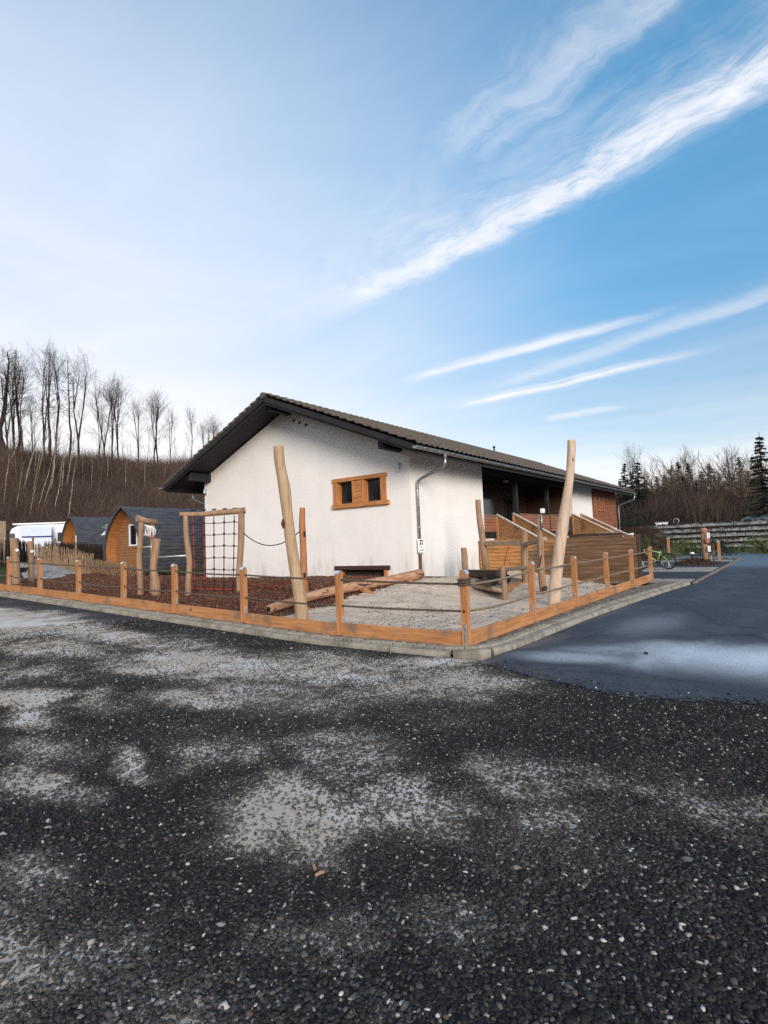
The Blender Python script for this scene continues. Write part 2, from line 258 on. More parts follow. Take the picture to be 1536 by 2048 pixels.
# ---------------------------------------------------------------- mesh helpers
def V(p): return np.array(p,float)
class MB:
    def __init__(s): s.v=[]; s.f=[]
    def quad_verts(s,vs,fs):
        o=len(s.v); s.v.extend([tuple(map(float,p)) for p in vs]); s.f.extend([tuple(i+o for i in f) for f in fs]); return s
    def frame_box(s,o,ax,ay,az):
        """box from corner o with edge vectors"""
        o,ax,ay,az=map(V,(o,ax,ay,az)); vs=[o,o+ax,o+ax+ay,o+ay]; vs+= [p+az for p in vs]
        fs=[(0,3,2,1),(4,5,6,7),(0,1,5,4),(1,2,6,5),(2,3,7,6),(3,0,4,7)]
        if np.dot(np.cross(ax,ay),az)<0: fs=[f[::-1] for f in fs]
        return s.quad_verts(vs,fs)
    def box(s,x0,x1,y0,y1,z0,z1): return s.frame_box((x0,y0,z0),(x1-x0,0,0),(0,y1-y0,0),(0,0,z1-z0))
    def bevbox(s,o,ax,ay,az,b=.008):
        """box with chamfered long edges"""
        o,ax,ay,az=map(V,(o,ax,ay,az)); lx,ly,lz=map(np.linalg.norm,(ax,ay,az)); ux,uy,uz=ax/lx,ay/ly,az/lz; c=o+(ax+ay+az)/2; b=min(b,lx/3,ly/3,lz/3); vs=[]
        P=[]
        for sx in (-1,1):
            for sy in (-1,1):
                for sz in (-1,1):
                    for k in range(3):
                        d=[lx/2,ly/2,lz/2]; 
                        for j in range(3):
                            if j!=k: d[j]-=b
                        P.append(c+ux*sx*d[0]+uy*sy*d[1]+uz*sz*d[2])
        idx=lambda sx,sy,sz,k:((sx>0)*4+(sy>0)*2+(sz>0))*3+k
        fs=[]
        for k,(a,e) in enumerate(((1,2),(2,0),(0,1))):
            for sg in (-1,1):
                q=[]
                for (p,r) in ((-1,-1),(1,-1),(1,1),(-1,1)):
                    s3=[0,0,0]; s3[k]=sg; s3[a]=p; s3[e]=r; q.append(idx(*s3,k))
                fs.append(q if sg>0 else q[::-1])
        for k,(a,e) in enumerate(((1,2),(2,0),(0,1))):   # edges along axis k, between faces a and e
            for p in (-1,1):
                for r in (-1,1):
                    q=[]
                    for t in (-1,1):
                        s3=[0,0,0]; s3[k]=t; s3[a]=p; s3[e]=r; q.append((idx(*s3,a),idx(*s3,e)))
                    ff=[q[0][0],q[1][0],q[1][1],q[0][1]]; fs.append(ff if p*r<0 else ff[::-1])
        for sx in (-1,1):
            for sy in (-1,1):
                for sz in (-1,1):
                    t=[idx(sx,sy,sz,k) for k in range(3)]; fs.append(t if sx*sy*sz>0 else t[::-1])
        if np.dot(np.cross(ax,ay),az)<0: fs=[f[::-1] for f in fs]
        return s.quad_verts(P,fs)
    def tube(s,pts,rad,n=8,cap=True,jit=0.,roll=0.):
        pts=[V(p) for p in pts]; k=len(pts); rad=[rad]*k if np.isscalar(rad) else rad; o=len(s.v)
        t0=pts[1]-pts[0]; ref=V((0,0,1)) if abs(t0[2])<.8*np.linalg.norm(t0) else V((1,0,0))
        js=[1+random.uniform(-jit,jit) for _ in range(n)]
        for i,p in enumerate(pts):
            t=pts[min(i+1,k-1)]-pts[max(i-1,0)]; t=t/(np.linalg.norm(t)+1e-9); a=np.cross(t,ref); a/=np.linalg.norm(a)+1e-9; b=np.cross(t,a)
            for j in range(n):
                an=2*math.pi*j/n+roll; s.v.append(tuple(p+(a*math.cos(an)+b*math.sin(an))*rad[i]*js[j]))
        for i in range(k-1):
            for j in range(n):
                j2=(j+1)%n; s.f.append((o+i*n+j,o+(i+1)*n+j,o+(i+1)*n+j2,o+i*n+j2))
        if cap: s.f.append(tuple(o+j for j in range(n))); s.f.append(tuple(o+(k-1)*n+j for j in range(n))[::-1])
        return s
    def prism(s,poly,off):
        """polygon (3-D points) extruded by vector off"""
        poly=[V(p) for p in poly]; off=V(off); k=len(poly); nn=sum((np.cross(poly[i]-poly[0],poly[(i+1)%k]-poly[0]) for i in range(k)),V((0,0,0)))
        if np.dot(nn,off)<0: poly=poly[::-1]
        return s.quad_verts(poly+[p+off for p in poly],[tuple(range(k))[::-1],tuple(range(k,2*k))]+[(i,(i+1)%k,k+(i+1)%k,k+i) for i in range(k)])
    def pieces(s,name,m,parent=None,smooth=False):
        """every connected piece becomes an object of its own"""
        par=list(range(len(s.v)))
        def fd(i):
            while par[i]!=i: par[i]=par[par[i]]; i=par[i]
            return i
        for f in s.f:
            for i in f[1:]: par[fd(i)]=fd(f[0])
        isl={}
        for f in s.f: isl.setdefault(fd(f[0]),[]).append(f)
        out=[]
        for fs in isl.values():
            ids=sorted({i for f in fs for i in f}); mp={i:k for k,i in enumerate(ids)}; b=MB(); b.v=[s.v[i] for i in ids]; b.f=[tuple(mp[i] for i in f) for f in fs]; out.append(b.build(name,m,parent,smooth))
        return out
    def build(s,name,m,parent=None,smooth=False):
        base=V(parent['_o']) if parent is not None and '_o' in parent else V((0,0,0))
        me=bpy.data.meshes.new(name); vv=np.array(s.v,dtype=float).reshape(-1,3)-base; me.from_pydata(vv.tolist(),[],s.f); me.update()
        o=bpy.data.objects.new(name,me); C.objects.link(o); me.materials.append(MT[m])
        if smooth: me.polygons.foreach_set('use_smooth',[True]*len(me.polygons))
        if parent is not None: o.parent=parent; o['_o']=list(map(float,base))
        return o
def npmesh(name,verts,faces,m,col=None,colname='col',smooth=False,parent=None):
    """fast mesh from arrays; faces (n,k) all the same k"""
    me=bpy.data.meshes.new(name); nv,nf,k=len(verts),len(faces),faces.shape[1]
    me.vertices.add(nv); me.vertices.foreach_set('co',np.asarray(verts,np.float32).ravel())
    me.loops.add(nf*k); me.loops.foreach_set('vertex_index',faces.astype(np.int32).ravel())
    me.polygons.add(nf); me.polygons.foreach_set('loop_start',np.arange(0,nf*k,k,dtype=np.int32)); 
    try: me.polygons.foreach_set('loop_total',np.full(nf,k,np.int32))
    except Exception: pass
    if smooth: me.polygons.foreach_set('use_smooth',np.ones(nf,bool))
    me.update(calc_edges=True)
    if col is not None:
        if col.ndim==1: a=me.attributes.new(colname,'FLOAT','POINT'); a.data.foreach_set('value',col.astype(np.float32))
        else: a=me.attributes.new(colname,'FLOAT_COLOR','POINT'); a.data.foreach_set('color',np.c_[col,np.ones(len(col))].astype(np.float32).ravel())
    o=bpy.data.objects.new(name,me); C.objects.link(o); me.materials.append(MT[m])
    if parent is not None: o.parent=parent
    return o
def tag(o,label=None,cat=None,group=None,kind=None):
    if label: o['label']=label
    if cat: o['category']=cat
    if group: o['group']=group
    if kind: o['kind']=kind
    return o
def thing(name,loc,label,cat,group=None):
    e=bpy.data.objects.new(name,None); C.objects.link(e); e.location=tuple(map(float,loc)); e.empty_display_size=.2; e['_o']=list(map(float,loc)); return tag(e,label,cat,group)
def copy_tree(o,parent=None):
    c=o.copy(); C.objects.link(c); c.parent=parent
    for ch in list(o.children): copy_tree(ch,c)
    return c
def hashn(ix,iy,seed): 
    h=(ix.astype(np.int64)*374761393+iy.astype(np.int64)*668265263+seed*1442695041)&0x7fffffff; h=((h^(h>>13))*1274126177)&0x7fffffff; return ((h^(h>>16))&0xffffff)/float(0xffffff)
def vnoise(x,y,seed=0):
    x=np.asarray(x,float); y=np.asarray(y,float); ix,iy=np.floor(x),np.floor(y); fx,fy=x-ix,y-iy; fx=fx*fx*(3-2*fx); fy=fy*fy*(3-2*fy)
    a,b,c,d=hashn(ix,iy,seed),hashn(ix+1,iy,seed),hashn(ix,iy+1,seed),hashn(ix+1,iy+1,seed); return a+(b-a)*fx+(c-a)*fy+(a-b-c+d)*fx*fy
def fbm(x,y,sc_,oct=4,seed=0,gain=.5):
    s=0;a=1;t=0
    for i in range(oct): s=s+a*vnoise(np.asarray(x)*sc_*2**i,np.asarray(y)*sc_*2**i,seed+i*17); t+=a; a*=gain
    return s/t
def ss(x,a,b): t=np.clip((np.asarray(x,float)-a)/(b-a),0,1); return t*t*(3-2*t)
# ---------------------------------------------------------------- ground heights
FX,FY=7.2,3.93            # corner post of the rope fence
def G(x,y):
    """level of the yard (kerb top)"""
    x=np.asarray(x,float); y=np.asarray(y,float)
    z=.036*np.maximum(0,y-6.6)+.0; z=np.where(y<6.6,0,z); z=z-.25*ss(x,10,15)*ss(y,10,22)
    z=np.minimum(z,1.2)+.55*ss(y,22,30)*(1-ss(x,11,17)); return z+.45*ss(x,38,52)*ss(y,-30,5)
def play(x,y):
    """sand / mulch level inside the fence"""
    d=np.minimum(x-7.2,np.maximum(y-3.93,0)); s=.10+.27*ss(d,.2,5.2)*(1-ss(y,10,18)*.6)
    s=s+.10*np.exp(-((x-13.0)**2+(y-8.2)**2)/1.6)+.12*np.exp(-(((x-14.8)/1.1)**2+((y-6.8)/.9)**2))+.10*np.exp(-((x-16.5)**2+(y-5.4)**2)/1.5)
    s=s-.10*np.exp(-((x-9.8)**2+(y-5.6)**2)/2.)-.10*np.exp(-((x-12.1)**2+(y-6.2)**2)/1.2)-.25*ss(x,15.5,19)*(1-ss(y,5,8))
    return s+G(x,y)*.9
def HC(a):   # crest height of the wooded ridge by bearing (degrees)
    return np.interp(a,[-40,0,12,30,45,55,62,71,80,110],[2.5,2.5,3,5,8.4,10.6,11.0,11.7,12.2,12.2])
def terr(x,y):
    r=np.hypot(x,y); a=np.degrees(np.arctan2(y,x)); z=G(x,y)-.22+HC(a)*ss(r,49,82)+.8*(fbm(x,y,.08,3,5)-.5)*ss(r,48,60)
    return z
def grid(xs,ys,fz,name,m,col=None,colname='col',keep=None,smooth=True):
    X,Y=np.meshgrid(xs,ys); Z=fz(X,Y); nx,ny=len(xs),len(ys); v=np.c_[X.ravel(),Y.ravel(),Z.ravel()]
    i=np.arange(nx-1)[None,:]+nx*np.arange(ny-1)[:,None]; i=i.ravel(); f=np.c_[i,i+1,i+nx+1,i+nx]
    if keep is not None:
        cx=v[f].mean(1); f=f[keep(cx[:,0],cx[:,1])]
    c=None if col is None else col(v[:,0],v[:,1]); return npmesh(name,v,f,m,c,colname,smooth)
# big terrain, polar sheet
rr=np.r_[0.01,np.linspace(3,40,20),np.linspace(42,100,60),np.geomspace(105,900,14)]; aa=np.radians(np.linspace(-180,180,289))
Rg,Ag=np.meshgrid(rr,aa); v=np.c_[(Rg*np.cos(Ag)).ravel(),(Rg*np.sin(Ag)).ravel()]; zz=terr(v[:,0],v[:,1]); 
inn=(v[:,0]<46)&(v[:,1]<24)&(v[:,0]>-12); zz=np.where(inn&(np.hypot(v[:,0],v[:,1])<48),zz-.35,zz)
i=(np.arange(len(rr)-1)[None,:]+len(rr)*np.arange(len(aa)-1)[:,None]).ravel(); n_=len(rr)
tag(npmesh('terrain',np.c_[v,zz],np.c_[i,i+1,i+n_+1,i+n_],'hill soil',smooth=True),kind='structure')
# ---------------------------------------------------------------- gravel lot
BL=[(4.6,14.2,1.1,2.6,1.),(5.25,11.2,.45,2.2,1.),(4.2,10.0,.5,1.2,.8),(4.15,7.4,.30,.9,.7),(5.55,8.6,.4,1.2,.55),(4.9,6.9,.6,1.3,.85),(4.25,4.9,.45,1.,.62),(5.35,4.7,.75,1.6,.72),(5.8,3.5,.45,.9,.8),
    (2.45,6.35,.16,.4,1.),(2.3,4.37,.10,.28,.7),(1.72,4.3,.16,.35,.7),(2.65,7.2,.3,.7,.9),(3.1,6.3,.2,.5,.7),(2.4,2.42,.30,.42,1.),(3.4,2.95,.28,.6,.55),(2.95,2.25,.30,.5,.72),(3.2,1.15,.5,.45,.42),(3.62,1.45,.35,.5,.5),(3.8,.35,.3,.6,.42),
    (.98,2.65,.22,.5,.5),(1.7,1.5,.14,.2,.4),(2.6,2.75,.2,.3,.75),(3.7,5.3,.25,.6,.75),(6.45,3.95,.3,.5,.7),(1.25,3.1,.15,.35,.45),(2.1,1.2,.2,.25,.3),(4.3,2.6,.3,.5,.3),(2.0,5.2,.2,.5,.4),(1.45,.7,.25,.3,.3),(1.15,2.0,.22,.45,.42),(.8,3.2,.2,.4,.4),(2.9,3.9,.3,.5,.4),(5.9,3.0,.4,.5,.5),(3.3,8.6,.4,.9,.5)]
def dust(x,y):
    wx=x+.5*(fbm(x,y,1.3,4,31)-.5); wy=y+.9*(fbm(x,y,1.3,4,47)-.5); d=np.zeros_like(x)
    for (bx,by,rx,ry,a) in BL:
        r=np.sqrt(((wx-bx)/rx)**2+((wy-by)/ry)**2); d=np.maximum(d,a*(1-ss(r,.0,2.3)))
    d=d*(.45+.95*fbm(x,y,4.5,3,77))+.42*(fbm(x,y,1.1,4,13)-.47)+.22*(fbm(x,y,6.,3,19)-.5); return np.clip(d,0,1.2)
def asph_edge(y):   # x where the asphalt starts, for y below the kerb corner
    return np.interp(y,[-12,-4,0,1.5,2.7,3.6],[8.8,7.3,6.22,5.86,6.28,6.75])
def lotz(x,y): return G(x,y)-.10+.030*(fbm(x,y,.9,3,3)-.5)*ss(6.6-x,0,.9)-.022*ss(x-asph_edge(y),.04,.3)*(1-ss(y,3.3,3.6))
xs=np.r_[np.linspace(-9,-1,30),np.arange(-.96,6.2,.045),np.arange(6.2,6.84,.04)]; ys=np.r_[np.linspace(-12,-2.5,40),np.arange(-2.46,9,.045),np.linspace(9.06,18,130),np.linspace(18.3,48,60)]
tag(grid(xs,ys,lotz,'gravel_ground','gravel lot surface',dust,'dust'),kind='structure')
# stones: ico (near) and octahedron (farther) pebbles in one mesh
PHI=(1+5**.5)/2
IV=np.array([(-1,PHI,0),(1,PHI,0),(-1,-PHI,0),(1,-PHI,0),(0,-1,PHI),(0,1,PHI),(0,-1,-PHI),(0,1,-PHI),(PHI,0,-1),(PHI,0,1),(-PHI,0,-1),(-PHI,0,1)])/1.9
IF=np.array([(0,11,5),(0,5,1),(0,1,7),(0,7,10),(0,10,11),(1,5,9),(5,11,4),(11,10,2),(10,7,6),(7,1,8),(3,9,4),(3,4,2),(3,2,6),(3,6,8),(3,8,9),(4,9,5),(2,4,11),(6,2,10),(8,6,7),(9,8,1)])
OV=np.array([(1,0,0),(0,1,0),(-1,0,0),(0,-1,0),(0,0,1),(0,0,-1.)]); OF=np.array([(0,1,4),(1,2,4),(2,3,4),(3,0,4),(1,0,5),(2,1,5),(3,2,5),(0,3,5)])
def scatter(P,S,base,faces,cols,name,m,jit=.36,flat=(.45,.85),rx=.5,elong=(1.,1.6)):
    n=len(P); nb=len(base); v=np.repeat(base[None],n,0)*(1+rng.uniform(-jit,jit,(n,nb,1)))
    sx=rng.uniform(*elong,n); sz=rng.uniform(*flat,n); v=v*np.stack([sx,1/np.sqrt(sx),sz],1)[:,None,:]*S[:,None,None]
    t=rng.normal(0,rx,n); c,s_=np.cos(t)[:,None],np.sin(t)[:,None]; y,z=v[:,:,1].copy(),v[:,:,2].copy(); v[:,:,1]=y*c-z*s_; v[:,:,2]=y*s_+z*c
    t=rng.uniform(0,6.283,n); c,s_=np.cos(t)[:,None],np.sin(t)[:,None]; x,y=v[:,:,0].copy(),v[:,:,1].copy(); v[:,:,0]=x*c-y*s_; v[:,:,1]=x*s_+y*c
    v=v+P[:,None,:]; f=(faces[None]+(np.arange(n)*nb)[:,None,None]).reshape(-1,faces.shape[1]); return v.reshape(-1,3),f,np.repeat(cols,nb,0)
def infrust(x,y,z,m=1.45):
    d=np.c_[x,y,z]-CAM; c=d@RM; u=c[:,0]/-c[:,2]*F; v=-c[:,1]/-c[:,2]*F; return (c[:,2]<-.3)&(np.abs(u)<768*m+60)&(v<1024*1.35)&(v>-200)
def stonecol(n):
    t=rng.random(n); L=np.exp(rng.normal(-4.08,.55,n)); c=np.stack([L*1.0,L*.99,L*1.04],1)
    k=t>.84; L2=rng.uniform(.04,.12,n); c[k]=np.stack([L2,L2*.99,L2*.95],1)[k]
    k=t>.972; L3=rng.uniform(.20,.6,n); c[k]=np.stack([L3,L3*.96,L3*.89],1)[k]
    k=(t>.96)&(t<.968); c[k]=np.stack([L2*1.5,L2*.95,L2*.7],1)[k]; return c
def stones(x0,x1,y0,y1,dens,smin,smax,base,faces,rmin,rmax):
    n=int((x1-x0)*(y1-y0)*dens); x=rng.uniform(x0,x1,n); y=rng.uniform(y0,y1,n); r=np.hypot(x,y); k=(r>rmin)&(r<rmax); x,y,r=x[k],y[k],r[k]
    edge=np.where(y<3.45,asph_edge(y)+.10*(fbm(x,y,3,3,9)-.5),6.70); k=(x<edge-rng.exponential(.03,len(x)))|((x<edge+.8)&(rng.random(len(x))<.60*np.exp(-(x-edge)/.11))&(y<3.3)); x,y=x[k],y[k]
    z=np.where((x>asph_edge(y)+.02)&(y<3.4),-.092,lotz(x,y)); k=infrust(x,y,z); x,y,z=x[k],y[k],z[k]; d=dust(x,y); k=rng.random(len(x))>np.clip((d-.18)*1.2,0,.86); x,y,z,d=x[k],y[k],z[k],d[k]
    S=rng.uniform(smin,smax,len(x))**1.0; big=rng.random(len(x))<.05; S=np.where(big,S*1.5,S); S=S*(1-.25*np.clip(d,0,1))
    P=np.c_[x,y,z+S*rng.uniform(-.15,.42,len(x))]; cc=stonecol(len(x)); f=(np.clip((d-.08)*1.3,0,.85)*rng.uniform(.15,1.,len(x)))[:,None]; cc=cc*(1-f)+np.array([.27,.245,.215])*f; return scatter(P,S,base,faces,cc,'g','gravel stone')
ps=[stones(-.2,5.2,-3.2,4.6,5600,.0050,.0125,IV,IF,.9,3.6),stones(0.,7.4,-4.5,8.,3300,.008,.0135,OV,OF,3.6,7.2),stones(.5,6.9,-6.,14,1500,.010,.0165,OV,OF,7.2,13.5)]
off=0; vs,fs,cs=[],[],[]
for a,b,c in ps: vs.append(a); fs.append(b+off); cs.append(c); off+=len(a)
tag(npmesh('gravel',np.concatenate(vs),np.concatenate(fs),'gravel stone',np.concatenate(cs)),'loose dark gravel with scattered pale pebbles covering the yard','gravel',kind='stuff')
print('stones',sum(len(a) for a in vs))
# ---------------------------------------------------------------- asphalt, kerb, paving
def bound(x): return np.interp(x,[5,7.3,11.4,14.5,17.,19.5,22.5,31.,50],[3.50,3.42,3.33,3.15,2.95,2.70,2.62,2.75,3.1])
axs=np.r_[np.arange(5.2,9,.06),np.linspace(9.1,20,60),np.linspace(20.5,44,50)]; ays=np.r_[np.linspace(-30,-4.5,40),np.arange(-4.4,3.5,.06)]
def akeep(x,y): return (x>asph_edge(y)+.22*(fbm(x,y,1.6,4,9)-.5))&(y<bound(x)+.05)
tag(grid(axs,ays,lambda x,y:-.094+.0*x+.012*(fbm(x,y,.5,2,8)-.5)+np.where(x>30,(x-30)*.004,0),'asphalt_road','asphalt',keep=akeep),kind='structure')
kb=MB(); pvs=MB(); soil=MB()
# kerb along the left (Y) side, rounded nose on the lot side
def kerb_block(path,i0,prof):
    """sweep profile (across, z) along path points"""
    pts=[V(p) for p in path]; rows=[]
    for j,p in enumerate(pts):
        t=pts[min(j+1,len(pts)-1)]-pts[max(j-1,0)]; t[2]=0; t/=np.linalg.norm(t); nn=V((t[1],-t[0],0)); rows.append([p+nn*a+V((0,0,z)) for a,z in prof])
    k=len(prof); vs=[q for r_ in rows for q in r_]; fs=[]
    for j in range(len(rows)-1):
        for a in range(k): b=(a+1)%k; fs.append((j*k+a,j*k+b,(j+1)*k+b,(j+1)*k+a))
    fs.append(tuple(range(k))[::-1]); fs.append(tuple((len(rows)-1)*k+a for a in range(k))); kb_or.quad_verts(vs,fs)
# path of the kerb centre: from far left down to the corner, round it, then along the road
path=[(6.82,y) for y in np.arange(46,4.40,-.25)]
for a in np.linspace(0,90,10)[1:-1]: path.append((7.67-.85*math.cos(R(a)),4.35-.85*math.sin(R(a))))
rx_=np.arange(7.8,19.4,.25); path+=[(x,float(bound(x)+.08)) for x in rx_]
P2=np.array(path); seg=np.r_[0,np.cumsum(np.hypot(*np.diff(P2,axis=0).T))]
def pat(s): return np.array([np.interp(s,seg,P2[:,0]),np.interp(s,seg,P2[:,1])])
def pz(s): p=pat(s); return float(G(p[0],p[1]))
kb_or=MB(); s=0.
prof=[(.080,-.16),(-.075,-.16),(-.075,-.03),(-.06,-.016),(.045,-.016),(.068,-.028),(.078,-.065)]
# right of travel (down -Y) is -X side => nn=(t.y,-t.x): t=(0,-1) -> nn=(-1,0): road side, good
while s<seg[-1]-.3:
    L=1.0 if not (abs(pat(s)[0]-7.2)<.7 and pat(s)[1]<4.9) else .55; L=min(L,seg[-1]-s)
    dz=random.uniform(-.010,.008); dl=random.uniform(-.006,.006)
    ks=np.linspace(s+.016,s+L-.016,max(3,int(L/.12))); pts=[(*(pat(q)+dl*0),pz(q)+dz) for q in ks]; kerb_block(pts,0,prof); s+=L
kerb=tag(kb_or.build('kerb','kerb stone'),kind='structure')
s=0.; row=.25
while s<seg[-1]-.2:
    L=random.uniform(.17,.22); p=pat(s+L/2); q=pat(s+L/2+.01); t=(q-p)/np.linalg.norm(q-p); inn=np.array([-t[1],t[0]])
    c=p+inn*(.075+.022+.072); 
    for w0 in (0,):
        z=pz(s+L/2)+random.uniform(-.006,.008); a=V((*(c-t*(L/2-.014)-inn*.070),z-.1)); pvs.bevbox(a,(*(t*(L-.028)),0),(*(inn*.140),0),(0,0,.1),.01)
    s+=L
tag(pvs.build('paving_edge','kerb stone'),kind='structure')
# soil strip under kerb and cobbles
st=[]; 
for q in np.arange(0,seg[-1],.3): 
    p=pat(q); p1=pat(q+.01); t=(p1-p)/np.linalg.norm(p1-p); inn=np.array([-t[1],t[0]]); st.append((p-inn*.06,p+inn*.75,pz(q)))
vv=[];ff=[]
for i_,(a,b,z) in enumerate(st): vv+=[(*a,z-.065),(*(a*.62+b*.38),z-.055),(*(a*.58+b*.42),z-.010),(*b,z-.008)]
ff=[(4*i_+k,4*i_+4+k,4*i_+5+k,4*i_+1+k) for i_ in range(len(st)-1) for k in range(3)]
soil.quad_verts(vv,ff); tag(soil.build('soil_strip','damp joint soil'),kind='structure')
# parking bays to the right: paving strips running away from the road
def sheet(name,m,x0,x1,y0,y1,z): 
    b=MB(); b.quad_verts([(x0,y0,z),(x1,y0,z),(x1,y1,z),(x0,y1,z)],[(0,1,2,3)]); return tag(b.build(name,m),kind='structure')
sheet('parking_bays','dark paving',19.3,44,2.7,9.4,-.055)
pb=MB()
for X0,X1 in ((19.35,21.0),(25.0,27.9),(33.4,35.2)):
    x=X0
    while x<X1-.1:
        y=2.8
        while y<8.9: pb.bevbox((x+.012,y+.02,-.10),(.31 if x+.33<=X1 else X1-x-.02,0,0),(0,.46,0),(0,0,.055+random.uniform(0,.006)),.01); y+=.5
        x+=.34
tag(pb.build('paving_strips','light paving'),kind='structure')
kk=MB(); [kk.bevbox((x,2.62,-.12),(.97,0,0),(0,.12,0),(0,0,.085),.02) for x in np.arange(19.6,36,1.)]; kk.bevbox((36.6,2.6,-.12),(.14,0,0),(0,6.5,0),(0,0,.12),.02); tag(kk.build('parking_kerb','damp joint soil'),kind='structure')
# wet side road far right, and lawn in front of the stone wall
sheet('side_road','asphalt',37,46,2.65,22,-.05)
def farz(x,y): return -.06+.5*ss(x,45,53)
tag(grid(np.linspace(44,60,30),np.linspace(-40,26,60),farz,'lawn','hill soil'),kind='structure')
# ---------------------------------------------------------------- sand and mulch
gx=np.arange(7.28,19.6,.05); gy=np.r_[np.arange(4.02,10.5,.05)]
def sandz(x,y):
    lum=.055*(fbm(x,y,2.2,3,51)-.5)+.040*(fbm(x,y,6.5,2,61)-.5)+.012*(fbm(x,y,16,2,66)-.5); return play(x,y)+lum
mb_=lambda x,y:y-(8.35+.25*(fbm(x,y,1.2,3,88)-.5)+.03*(x-7.2))
tag(grid(gx,gy,sandz,'sand_ground','sand',keep=lambda x,y:(mb_(x,y)<.06)),kind='structure')
gx2=np.r_[np.arange(7.28,14.9,.08)]; gy2=np.r_[np.arange(8.0,24,.08)]
tag(grid(gx2,gy2,lambda x,y:play(x,y)+.045*(fbm(x,y,2.5,4,71)-.5)-.0,'mulch_ground','bark mulch',keep=lambda x,y:(mb_(x,y)>-.06)),kind='structure')
n=60000; x=rng.uniform(7.3,14.1,n); y=rng.uniform(8.1,23,n); k=(mb_(x,y)>-.1*rng.random(n)-.02)&(rng.random(n)<np.clip(1.25-(y-8)/16,.3,1)); x,y=x[k],y[k]
z=play(x,y)+.045*(fbm(x,y,2.5,4,71)-.5)+rng.uniform(0,.022,len(x)); L=rng.random(len(x))
cc=np.stack([.09+.30*L**2,.036+.16*L**2,.022+.105*L**2],1); S=rng.uniform(.010,.024,len(x))
a,b,c=scatter(np.c_[x,y,z],S,OV,OF,cc,'m','chips',.2,(.2,.5),.6,(1.5,3.2)); tag(npmesh('mulch_chips',a,b,'chips',c),'red brown bark mulch chips spread under the climbing frame','bark mulch',kind='stuff')
n=9000; x=rng.uniform(7.3,18.5,n); y=rng.uniform(4.05,8.4,n); z=sandz(x,y)+.003; L=rng.random(n)
cc=np.stack([.04+.10*L,.03+.065*L,.022+.04*L],1); k=fbm(x,y,1.4,3,90)>.48
a,b,c=scatter(np.c_[x,y,z][k],rng.uniform(.004,.011,n)[k],OV,OF,cc[k],'d','chips',.3,(.3,.6),.4,(1.2,3.)); tag(npmesh('sand_litter',a,b,'chips',c),'dark bark crumbs and twigs strewn over the sand','litter',kind='stuff')
# fallen twigs and leaves on the gravel
def small(u,v,L,an,r,m,name,label,cat):
    p=at(u,v,-.1); p[2]=float(lotz(p[0],p[1]))+.016; t=thing(name,p,label,cat); d=V((math.cos(an),math.sin(an),.03))*L/2
    MB().tube([p-d,p+d*.1+V((0,0,.004)),p+d],[r,r*1.1,r*.7],7).build('stem',m,t); return t
small(628,1738,.055,R(60),.0075,'debarked log','wood_splinter','pale splinter of wood standing up among the gravel','splinter'); small(640,1752,.05,R(-20),.008,'debarked log','wood_splinter','short pale wood chip lying flat on the gravel','splinter')
def leaf(u,v,z,s,m,label,yaw):
    p=at(u,v,z); 
    if z==-.1 and p[0]<asph_edge(p[1]): p[2]=float(lotz(p[0],p[1]))+.016
    else: p[2]+=.014
    t=thing('fallen_leaf',p,label,'leaf'); c,s_=math.cos(yaw)*s,math.sin(yaw)*s; b=MB()
    o=[(-1,0,.1),(-.4,.4,.25),(.3,.35,.1),(1,0,.3),(.3,-.35,.15),(-.4,-.4,0)]; q=[p+V((x*c-y*s_,x*s_+y*c,z_*s*.6)) for x,y,z_ in o]; b.prism(q,(0,0,.0015)); b.build('blade',m,t)
plain('dead leaf',(.10,.035,.02),.4,30,.8); plain('black leaf',(.015,.012,.012),.4,30,.8)
leaf(1292,1309,-.1,.07,'black leaf','black dead leaf on the pale frosty sheen painted on the asphalt',.3); leaf(590,1622,-.1,.02,'dead leaf','red brown leaf on the dusty gravel patch',1.); leaf(756,1490,-.1,.028,'dead leaf','reddish leaf on the gravel beyond the dusty patch',2.); leaf(150,1275,-.1,.06,'dead leaf','orange leaf on the white patch near the left fence',.5); leaf(1345,1172,-.05,.05,'dead leaf','pale scrap of leaf at the kerb by the parking bay',1.5)
# ================================================================ HOUSE
HX,HY,HYL,RY=14.19,9.45,19.80,14.63; RZ,SL=6.85,.4126; RX0,RX1=12.95,39.15; EY,EYL=8.42,20.84
def rz(y): return RZ-SL*abs(y-RY)
house=thing('farmhouse',(HX,HY,.2),'long white rendered house with shallow tiled roof and wooden veranda','house')
def wall_strips(mb,axis,pos,thick,lo,hi,z0,ztop,holes):
    """vertical wall in plane axis=pos, thickness inward; holes (a0,a1,z0,z1)"""
    cuts=sorted({lo,hi,*[h[0] for h in holes],*[h[1] for h in holes],*([RY] if lo<RY<hi and axis=='X' else [])})
    for a,b in zip(cuts[:-1],cuts[1:]):
        hs=sorted([h for h in holes if h[0]<=a+1e-6 and h[1]>=b-1e-6],key=lambda h:h[2]); zs=z0
        for h in hs+[None]:
            ta,tb=(ztop(a),ztop(b)) if h is None else (h[2],h[2])
            if axis=='X': poly=[(pos,a,zs),(pos,b,zs),(pos,b,tb),(pos,a,ta)]; off=(thick,0,0)
            else: poly=[(a,pos,zs),(b,pos,zs),(b,pos,tb),(a,pos,ta)]; off=(0,thick,0)
            if max(ta,tb)>zs+1e-4: mb.prism(poly,off)
            if h is not None: zs=h[3]
W0,W1,WZ0,WZ1=10.35,12.59,2.79,3.78; WW=W1-W0
op=[(W1-.375*WW,W1-.085*WW),(W1-.90*WW,W1-.60*WW)]
